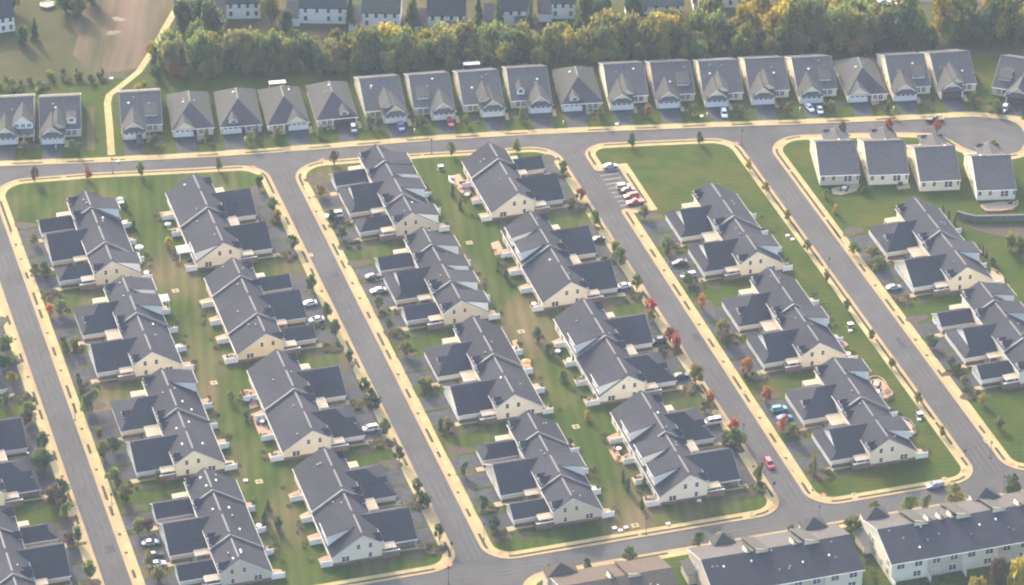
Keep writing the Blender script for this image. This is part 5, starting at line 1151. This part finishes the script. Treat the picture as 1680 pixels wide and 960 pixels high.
def stop_sign(x, y, label):
    X, Y = P(x, y); t = thing('stop_sign', label, 'sign', (X, Y, Z0), AZ, 'stop signs')
    put('post', cached('spost', lambda: MB().tube([(0, 0, 0), (0, 0, 2.6)], .045, 6), 'post'), M['pole'], t)
    o8 = [(.42 * math.cos(math.pi / 8 + k * math.pi / 4), .42 * math.sin(math.pi / 8 + k * math.pi / 4)) for k in range(8)]
    put('plate', cached('splate', lambda: MB().loft([(a, .03, 2.35 + b) for a, b in o8], [(a, .05, 2.35 + b) for a, b in o8]), 'plate'), M['pole'], t)
    put('face', cached('sface', lambda: MB().loft([(a * .97, .052, 2.35 + b * .97) for a, b in o8], [(a * .97, .058, 2.35 + b * .97) for a, b in o8]), 'face'), M['redpaint'], t)
    c = bpy.data.curves.new('lettering', 'FONT'); c.body = 'STOP'; c.size = .30; c.align_x = 'CENTER'; c.align_y = 'CENTER'; c.materials.append(M['white'])
    tmp = bpy.data.objects.new('lettering', c); me = bpy.data.meshes.new_from_object(tmp); bpy.data.objects.remove(tmp)
    f = bpy.data.objects.new('lettering', me); COL.objects.link(f); f.parent = t; f.location = (0, .062, 2.35); f.rotation_euler = (math.pi / 2, 0, math.pi)
    put('name_plates', cached('snp', lambda: MB().box(-.5, .5, -.015, .015, 2.85, 3.03), 'name_plates'), M['util'], t)
for x, y, w in ((741, 905, 'second'), (1270, 806, 'third'), (1583, 753, 'fourth')): stop_sign(x, y, 'stop sign seen from behind at the foot of the %s street' % w)
def box_thing(name, label, cat, x, y, parts, rz=AZ, group=None):
    X, Y = P(x, y); t = thing(name, label, cat, (X, Y, Z0), rz, group)
    for nm, mb, m in parts: put(nm, cached((name, nm), lambda: mb, nm), M[m], t)
    return t
for x, y, w in ((723, 278, 'green cabinet with pale lid on the lawn above the middle lane'), (1395, 537, 'green cabinet beside the fourth street lawn'), (1509, 684, 'green cabinet on the slope left of the fourth street'), (200, 338, 'green cabinet behind the first left block')):
    box_thing('utility_cabinet', w, 'cabinet', x, y, [('body', MB().box(-.75, .75, -.6, .6, .1, 1.15), 'util'), ('lid', MB().box(-.8, .8, -.65, .65, 1.15, 1.24), 'white'), ('plinth', MB().box(-.95, .95, -.8, .8, 0, .1), 'concrete')], group='utility cabinets')
for k, (x, y, w) in enumerate(((1008, 868, 'beside the bottom street, leftmost of three'), (1018, 872, 'beside the bottom street, middle of three'), (1027, 867, 'beside the bottom street, rightmost of three'), (403, 790, 'in the left lane beside the last block'), (1292, 388, 'by the fourth street verge, upper'), (1300, 394, 'by the fourth street verge, lower'),
    (1395, 544, 'below the green cabinet by the fourth street'), (1508, 690, 'by the sloping lawn of the fourth street'), (194, 266, 'on the grass right of the hill path'), (1096, 861, 'on the last lawn of the bottom street'), (1147, 823, 'below the last gable left of the third street'), (1012, 205, 'in the garden below the orange tree'), (1151, 192, 'in the garden left of the single white car'), (183, 130, 'on the slope beside the hill path'))):
    box_thing('service_lid', 'small white service box ' + w, 'box', x, y, [('body', MB().box(-.5, .5, -.35, .35, 0, .3), 'white'), ('lid', MB().box(-.54, .54, -.39, .39, .3, .37), 'white')], group='white service boxes')
for k, (x, y, w) in enumerate(((1042, 863, 'beside the bottom street below the middle lane'), (770, 399, 'in the middle lane, highest one'), (855, 545, 'in the middle lane, second one down'), (945, 701, 'in the middle lane, third one down'), (351, 629, 'in the left lane, middle one'), (425, 791, 'in the left lane, lowest one'), (288, 478, 'in the left lane, highest one'))):
    box_thing('yard_drain', 'square concrete yard drain ' + w, 'drain', x, y, [('frame', MB().box(-.95, .95, -.95, -.45, 0, .1).box(-.95, .95, .45, .95, 0, .1).box(-.95, -.45, -.448, .448, 0, .1).box(.45, .95, -.448, .448, 0, .1), 'concrete'), ('grate', MB().box(-.44, .44, -.44, .44, 0, .05), 'pole')], group='yard drains')
INL = 0
for x, y in ((538, 345), (552, 742), (722, 892), (1300, 566), (1395, 652), (1257, 843), (1224, 650), (1403, 814), (1550, 786), (1575, 742), (1615, 718), (437, 302), (555, 419), (330, 870)):
    INL += 1
inl = [((510, 419), 'right of the second street, upper'), ((554, 425), 'right of the second street beside the first gap'), ((717, 738), 'right of the second street, lower'), ((185, 828), 'right of the first street, lower'), ((60, 505), 'right of the first street, upper'), ((1222, 644), 'right of the third street'), ((125, 836), 'left of the first street'), ((453, 330), 'left of the second street'), ((658, 750), 'left of the second street, lower'),
    ((1402, 813), 'at the third street corner of the bottom street'), ((1550, 787), 'at the fourth street corner of the bottom street'), ((1234, 843), 'on the bottom street near the third street corner'), ((1618, 724), 'right of the fourth street near its lower end')]
for (x, y), w in inl:
    box_thing('storm_drain', 'pale storm drain slab in the verge ' + w, 'drain', x, y, [('slab', MB().box(-.6, .6, -1.0, 1.0, 0, .05), 'paving'), ('manhole_cover', MB().tube([(0, .1, .05), (0, .1, .07)], .3, 10), 'pole')], group='storm drains')
for x, y, w in ((1607, 400, 0), (45, 748, 0)): pass
for x, y, w in ((46, 749, 'beside the garage left of the first street'), (1537, 536, 'on the walk right of the fourth street')):
    box_thing('wheelie_bin', 'blue wheelie bin ' + w, 'bin', x, y, [('body', MB().loft([(-.24, -.3, .05), (.24, -.3, .05), (.24, .3, .05), (-.24, .3, .05)], [(-.3, -.36, 1.0), (.3, -.36, 1.0), (.3, .36, 1.0), (-.3, .36, 1.0)]), 'bluep'), ('lid', MB().box(-.32, .32, -.38, .38, 1.0, 1.09), 'white')], group='bins')
# ------------------------------------------------------------------ things behind the blocks: pergolas, parasols, tables, grills, curved terraces
def big_pergola(x, y, label, w=4.6, d=4.2, n=7):
    X, Y = P(x, y); t = thing('garden_pergola', label, 'pergola', (X, Y, Z0), AZ, 'white garden pergolas')
    for sx in (-1, 1):
        for sy in (-1, 1): put('post', cached('gpost', lambda: MB().box(-.09, .09, -.09, .09, 0, 2.6), 'post'), M['white'], t, (sx * (w / 2 - .4), sy * (d / 2 - .3), 0))
    for sx in (-1, 1): put('beam', cached(('gbeam', d), lambda: MB().box(-.06, .06, -d / 2, d / 2, 2.6, 2.82), 'beam'), M['white'], t, (sx * (w / 2 - .4), 0, 0))
    for k in range(n): put('rafter', cached(('graft', w), lambda: MB().box(-w / 2, w / 2, -.13, .13, 2.83, 3.0), 'rafter'), M['white'], t, (0, -d / 2 + d * (k + .5) / n, 0))
big_pergola(303, 423, 'large white slatted pergola behind the upper left-lane block', 4.4, 4.6, 5); big_pergola(270, 504, 'small white slatted pergola in the left lane, below the large one', 2.8, 4.2, 5)
def parasol(x, y, cloth, label, r=1.5, tilt=0):
    X, Y = P(x, y); t = thing('parasol', label, 'parasol', (X, Y, Z0 + .08), 0, 'parasols on the patios')
    put('pole', cached('ppole', lambda: MB().tube([(0, 0, 0), (0, 0, 2.5)], .04, 6), 'pole'), M['white'], t); put('base', cached('pbase', lambda: MB().tube([(0, 0, 0), (0, 0, .1)], .28, 8), 'base'), M['pole'], t)
    def can():
        b = MB()
        for k in range(8):
            a0, a1 = k * math.pi / 4, (k + 1) * math.pi / 4; b.face([(r * math.cos(a0), r * math.sin(a0), 2.05), (r * math.cos(a1), r * math.sin(a1), 2.05), (0, 0, 2.6)]); b.face([(r * math.cos(a0), r * math.sin(a0), 2.05), (r * math.cos(a1), r * math.sin(a1), 2.05), (r * math.cos(a1), r * math.sin(a1), 1.88), (r * math.cos(a0), r * math.sin(a0), 1.88)])
        return b
    put('canopy', cached(('pcan', r), can, 'canopy'), M[cloth], t)
parasol(863, 604, 'orangecloth', 'tan parasol on the patio behind the middle block', 1.35); parasol(1606, 424, 'redcloth', 'closed bright red parasol beside the right-hand block', .9)
parasol(229, 416, 'whitecloth', 'cream parasol behind the first block of the left lane', 1.3); parasol(276, 378, 'whitecloth', 'white parasol on the patio of the upper left-lane block', 1.0); parasol(198, 336, 'whitecloth', 'white topped parasol at the far corner of the first left block', .9)
def table_set(x, y, label, top='white', n=4):
    X, Y = P(x, y); t = thing('patio_table', label, 'table', (X, Y, Z0 + .08), 0, 'patio tables')
    put('top', cached('ttop', lambda: MB().tube([(0, 0, .7), (0, 0, .76)], .75, 10), 'top'), M[top], t); put('leg', cached('tleg', lambda: MB().tube([(0, 0, 0), (0, 0, .7)], .07, 6), 'leg'), M['pole'], t)
    for k in range(n):
        a = k * 2 * math.pi / n + .5
        c = thing('patio_chair', label.replace(' table', ' table chair') + ', ' + ORD[k] + ' around it', 'chair', (X + 1.25 * math.cos(a), Y + 1.25 * math.sin(a), Z0 + .08), a + math.pi / 2, 'patio chairs')
        put('seat', cached('cseat', lambda: MB().box(-.26, .26, -.26, .26, .38, .46), 'seat'), M['cushion'], c); put('backrest', cached('cback', lambda: MB().box(-.26, .26, -.32, -.26, .46, .95), 'backrest'), M['cushion'], c)
        put('frame', cached('cframe', lambda: MB().box(-.26, -.2, -.3, .26, 0, .38).box(.2, .26, -.3, .26, 0, .38), 'frame'), M['pole'], c)
for x, y, w in ((766, 323, 'round white table on the upper middle patio'), (1437, 634, 'round table on the curved brick terrace'), (826, 424, 'round table on the patio of the second middle block'), (1608, 438, 'round table beside the red parasol'), (405, 660, 'round table on the pink patio in the left lane'), (915, 580, 'round table behind the third middle block'), (1015, 740, 'round table behind the lower middle block'), (1385, 312, 'round table on the stone terrace'), (430, 695, 'round table on the lower left-lane patio')):
    table_set(x, y, w)
for v in VILLAS:
    m, s0, t0 = v['m'], v['s0'], v['t']; rr = random.Random(int(s0 * 5 + t0 * 3))
    if v['col'] not in 'BCDEF': continue
    for q0 in TYPES[v['typ']][2][:-1]:
        if rr.random() < .5: continue
        X, Y = G(s0 + q0 + rr.uniform(2.0, 3.6), t0 - m * rr.uniform(9.4, 10.3))
        if rr.random() < .6:
            o = thing('patio_table', '', 'table', (X, Y, .2), 0, 'patio tables'); put('top', cached('ttop', lambda: None, 'top'), M['white' if rr.random() < .4 else 'cushion'], o); put('leg', cached('tleg', lambda: None, 'leg'), M['pole'], o)
            later(o, 'patio table behind ' + v['short'], 1, 'from near end')
            for k in range(3):
                a = k * 2.1 + rr.uniform(0, 1); c = thing('patio_chair', '', 'chair', (X + 1.15 * math.cos(a), Y + 1.15 * math.sin(a), .2), a + math.pi / 2, 'patio chairs'); later(c, 'dark patio chair behind ' + v['short'], 1, 'from near end')
                for nm, kk in (('seat', 'cseat'), ('backrest', 'cback'), ('frame', 'cframe')): put(nm, cached(kk, lambda: None, nm), M['cushion' if nm != 'frame' else 'pole'], c)
        else:
            o = thing('patio_sofa', '', 'sofa', (X, Y, .2), AZ + rr.choice([0, 1.57, 3.14]), 'patio sofas'); later(o, 'dark wicker sofa behind ' + v['short'], 1, 'from near end')
            put('seat', cached('sofa1', lambda: MB().box(-.9, .9, -.4, .35, .05, .45), 'seat'), M['cushion'], o); put('backrest', cached('sofa2', lambda: MB().box(-.9, .9, -.5, -.402, .05, .85), 'backrest'), M['cushion'], o); put('pillow', cached('sofa3', lambda: MB().box(-.3, .3, -.38, -.2, .46, .75), 'pillow'), M['salmon' if rr.random() < .5 else 'wood'], o)
X, Y = P(1601, 432); sw_ = thing('sun_lounger', 'salmon cushioned lounger beside the red parasol', 'lounger', (X, Y, Z0 + .08), AZ + 1.0)
put('cushion', MB().box(-1.2, 1.2, -.5, .5, .35, .55), M['salmon'], sw_); put('frame', MB().box(-1.25, 1.25, -.5, -.42, .0, .34).box(-1.25, 1.25, .42, .5, 0, .34), M['pole'], sw_)
for x, y, w in ((1477, 305, 'on the small concrete patio behind the second house'), (1657, 335, 'on the curved brick terrace of the fourth house'), (428, 688, 'on the left-lane patio'), (312, 430, 'behind the white screen of the upper left-lane block')):
    box_thing('barbecue_grill', 'black covered barbecue grill ' + w, 'grill', x, y, [('hood', MB().loft([(-.7, -.35, .8), (.7, -.35, .8), (.7, .35, .8), (-.7, .35, .8)], [(-.6, -.2, 1.2), (.6, -.2, 1.2), (.6, .2, 1.2), (-.6, .2, 1.2)]), 'pole'), ('body', MB().box(-.62, .62, -.3, .3, .05, .8), 'cushion')], group='grills')
def terrace_wall(label, pts, name='garden_wall', m='white', h=.5, floor=None, w=.45, close=True):
    q = [P(*p) for p in pts]; c = (sum(p[0] for p in q) / len(q), sum(p[1] for p in q) / len(q)); loc = [(p[0] - c[0], p[1] - c[1]) for p in q]
    t = thing(name, label, 'wall', (*c, Z0), 0, 'garden walls')
    A, B = ribbon(loc, w); n = len(A)
    for k in range(n - 1):
        mb = MB().loft([(*A[k], 0), (*A[k + 1], 0), (*B[k + 1], 0), (*B[k], 0)], [(*A[k], h), (*A[k + 1], h), (*B[k + 1], h), (*B[k], h)]); put('wall_block', mb, M[m], t)
    if floor: fill('patio', q, .19, M[floor])
terrace_wall('pale topped wall curving round the brick terrace', [(1424, 624), (1430, 620), (1440, 620), (1449, 625), (1453, 631), (1458, 640), (1464, 646), (1464, 650), (1458, 653)], m='paving', w=.3, floor=None)
fill('patio', [P(*p) for p in ((1424, 624), (1440, 621), (1449, 626), (1457, 640), (1464, 648), (1458, 653), (1446, 656), (1432, 646))], .185, M['patio'])
terrace_wall('low stone wall round the lower curved terrace', [(1470, 687), (1482, 687), (1493, 692), (1500, 702), (1502, 712), (1497, 716)], m='stone', floor=None)
fill('patio', [P(*p) for p in ((1470, 687), (1482, 687), (1493, 692), (1500, 702), (1502, 712), (1490, 712))], .186, M['patio'])
terrace_wall('pale curved kerb wall behind the right-hand block', [(1626, 442), (1637, 447), (1645, 456), (1647, 466), (1640, 470), (1628, 468)], m='concrete', h=.35, floor=None); fill('patio', [P(*p) for p in ((1626, 442), (1637, 447), (1645, 456), (1647, 466), (1640, 470), (1622, 462))], .187, M['patio_grey'])
terrace_wall('curved brick edging round the terrace of the fourth house', [(1610, 338), (1611, 343), (1618, 348), (1640, 348), (1660, 345), (1669, 338), (1669, 331)], m='patio', h=.5, floor=None); fill('patio', [P(*p) for p in ((1610, 336), (1618, 347), (1640, 347), (1660, 344), (1669, 331), (1640, 332))], .188, M['patio_grey'])
terrace_wall('white curved wall of the upper middle patio', [(744, 294), (737, 292), (738, 299), (744, 303)], floor=None, h=.6); fill('patio', [P(*p) for p in ((738, 290), (754, 286), (775, 318), (762, 322), (742, 303))], .212, M['patio'])
fill('patio', [P(*p) for p in ((1364, 310), (1395, 303), (1411, 304), (1405, 314), (1380, 321), (1366, 319))], .186, M['patio_grey']); fill('patio', [P(*p) for p in ((1470, 303), (1491, 301), (1494, 310), (1473, 312))], .186, M['patio_grey'])
for pts, sd in ((((856, 598), (870, 596), (874, 612), (862, 616)), 1), (((998, 738), (1010, 730), (1022, 758), (1012, 762)), 2), (((840, 560), (848, 558), (855, 585), (846, 582)), 3), (((400, 640), (414, 640), (424, 668), (410, 672)), 4), (((412, 680), (428, 676), (440, 706), (424, 712)), 5), (((805, 400), (818, 396), (828, 416), (812, 420)), 6), (((1365, 560), (1381, 558), (1392, 566), (1385, 572)), 7)):
    fill('patio', [P(*p) for p in pts], .205 + sd * .003, M['patio'])
# retaining wall of blocks on the right, with capstones
rp = [(1570, 356), (1585, 361), (1600, 364), (1640, 363), (1700, 362)]
t = thing('retaining_wall', 'dark block retaining wall with pale capping at the right edge', 'wall', (*P(1640, 370), Z0), 0)
ox, oy = P(1640, 370)
for (a, b) in zip(rp, rp[1:]):
    a = Vector(P(*a)); b = Vector(P(*b)); n = max(1, int((b - a).length / 2.0))
    for k in range(n):
        p, q = a.lerp(b, k / n), a.lerp(b, (k + .985) / n); e = (q - p).normalized(); nn = Vector((-e.y, e.x)) * .3
        for row in range(3):
            off = (-.0 + .03 * ((k + row) % 2)); w0 = [(x.x - ox, x.y - oy) for x in (p - nn * (1 + off), q - nn * (1 + off), q + nn, p + nn)]
            put('wall_block', MB().loft([(*c, row * .62) for c in w0], [(*c, row * .62 + .6) for c in w0]), M['stone'], t)
        w0 = [(x.x - ox, x.y - oy) for x in (p - nn * 1.3, q - nn * 1.3, q + nn * 1.2, p + nn * 1.2)]
        put('capstone', MB().loft([(*c, 1.86) for c in w0], [(*c, 2.0) for c in w0]), M['stone'], t)
fill('flower_bed', [P(*p) for p in ((1575, 362), (1600, 369), (1700, 368), (1700, 392), (1640, 388), (1600, 378))], .13, M['mulch'])
# gazebo and garden fence posts of the upper left
X, Y = P(78, 11); gz = thing('trampoline', 'round trampoline with pale rim in the upper left meadow', 'trampoline', (X, Y, Z0), 0)
put('rim', MB().tube([(2.3 * math.cos(k * math.pi / 8), 2.3 * math.sin(k * math.pi / 8), .8) for k in range(17)], .22, 6), M['trim'], gz); put('mat', MB().poly([(2.2 * math.cos(k * math.pi / 8), 2.2 * math.sin(k * math.pi / 8)) for k in range(16)], .82), M['pole'], gz)
for k in range(4): put('leg', MB().box(-.06, .06, -.06, .06, 0, .75), M['metal'], gz, (2.2 * math.cos(k * 1.57), 2.2 * math.sin(k * 1.57), 0))
for k, (x, y) in enumerate(((37, 205), (118, 222), (92, 246), (245, 222), (402, 232), (1160, 192), (1312, 183), (1466, 182), (924, 205), (680, 218))):
    X, Y = P(x, y); t = thing('mailbox', 'small pale mailbox post at the front kerb before the top houses', 'mailbox', (X, Y, Z0), 0, 'mailboxes of the top street')
    t['label'] = 'small white mailbox before the top street houses, %s from left' % ORD[sorted([37, 118, 92, 245, 402, 1160, 1312, 1466, 924, 680]).index(x)]
    put('post', cached('mbp', lambda: MB().box(-.05, .05, -.05, .05, 0, 1.0), 'post'), M['white'], t); put('box', cached('mbb', lambda: MB().box(-.14, .14, -.3, .3, 1.0, 1.3), 'box'), M['white'], t)

# ------------------------------------------------------------------ haze: one closed box of thin air
hz = bpy.data.materials.new('haze'); hz.use_nodes = True
hz.node_tree.nodes.remove(hz.node_tree.nodes['Principled BSDF'])
pv = hz.node_tree.nodes.new('ShaderNodeVolumePrincipled'); pv.inputs['Color'].default_value = (.64, .79, 1.0, 1); pv.inputs['Density'].default_value = HAZE; pv.inputs['Anisotropy'].default_value = 0
hz.node_tree.links.new(pv.outputs[0], hz.node_tree.nodes['Material Output'].inputs['Volume'])
put('haze', MB().box(-3000, 3000, -3000, 3000, -1.4, CZ + 8), hz, kind='stuff')
settle_labels()
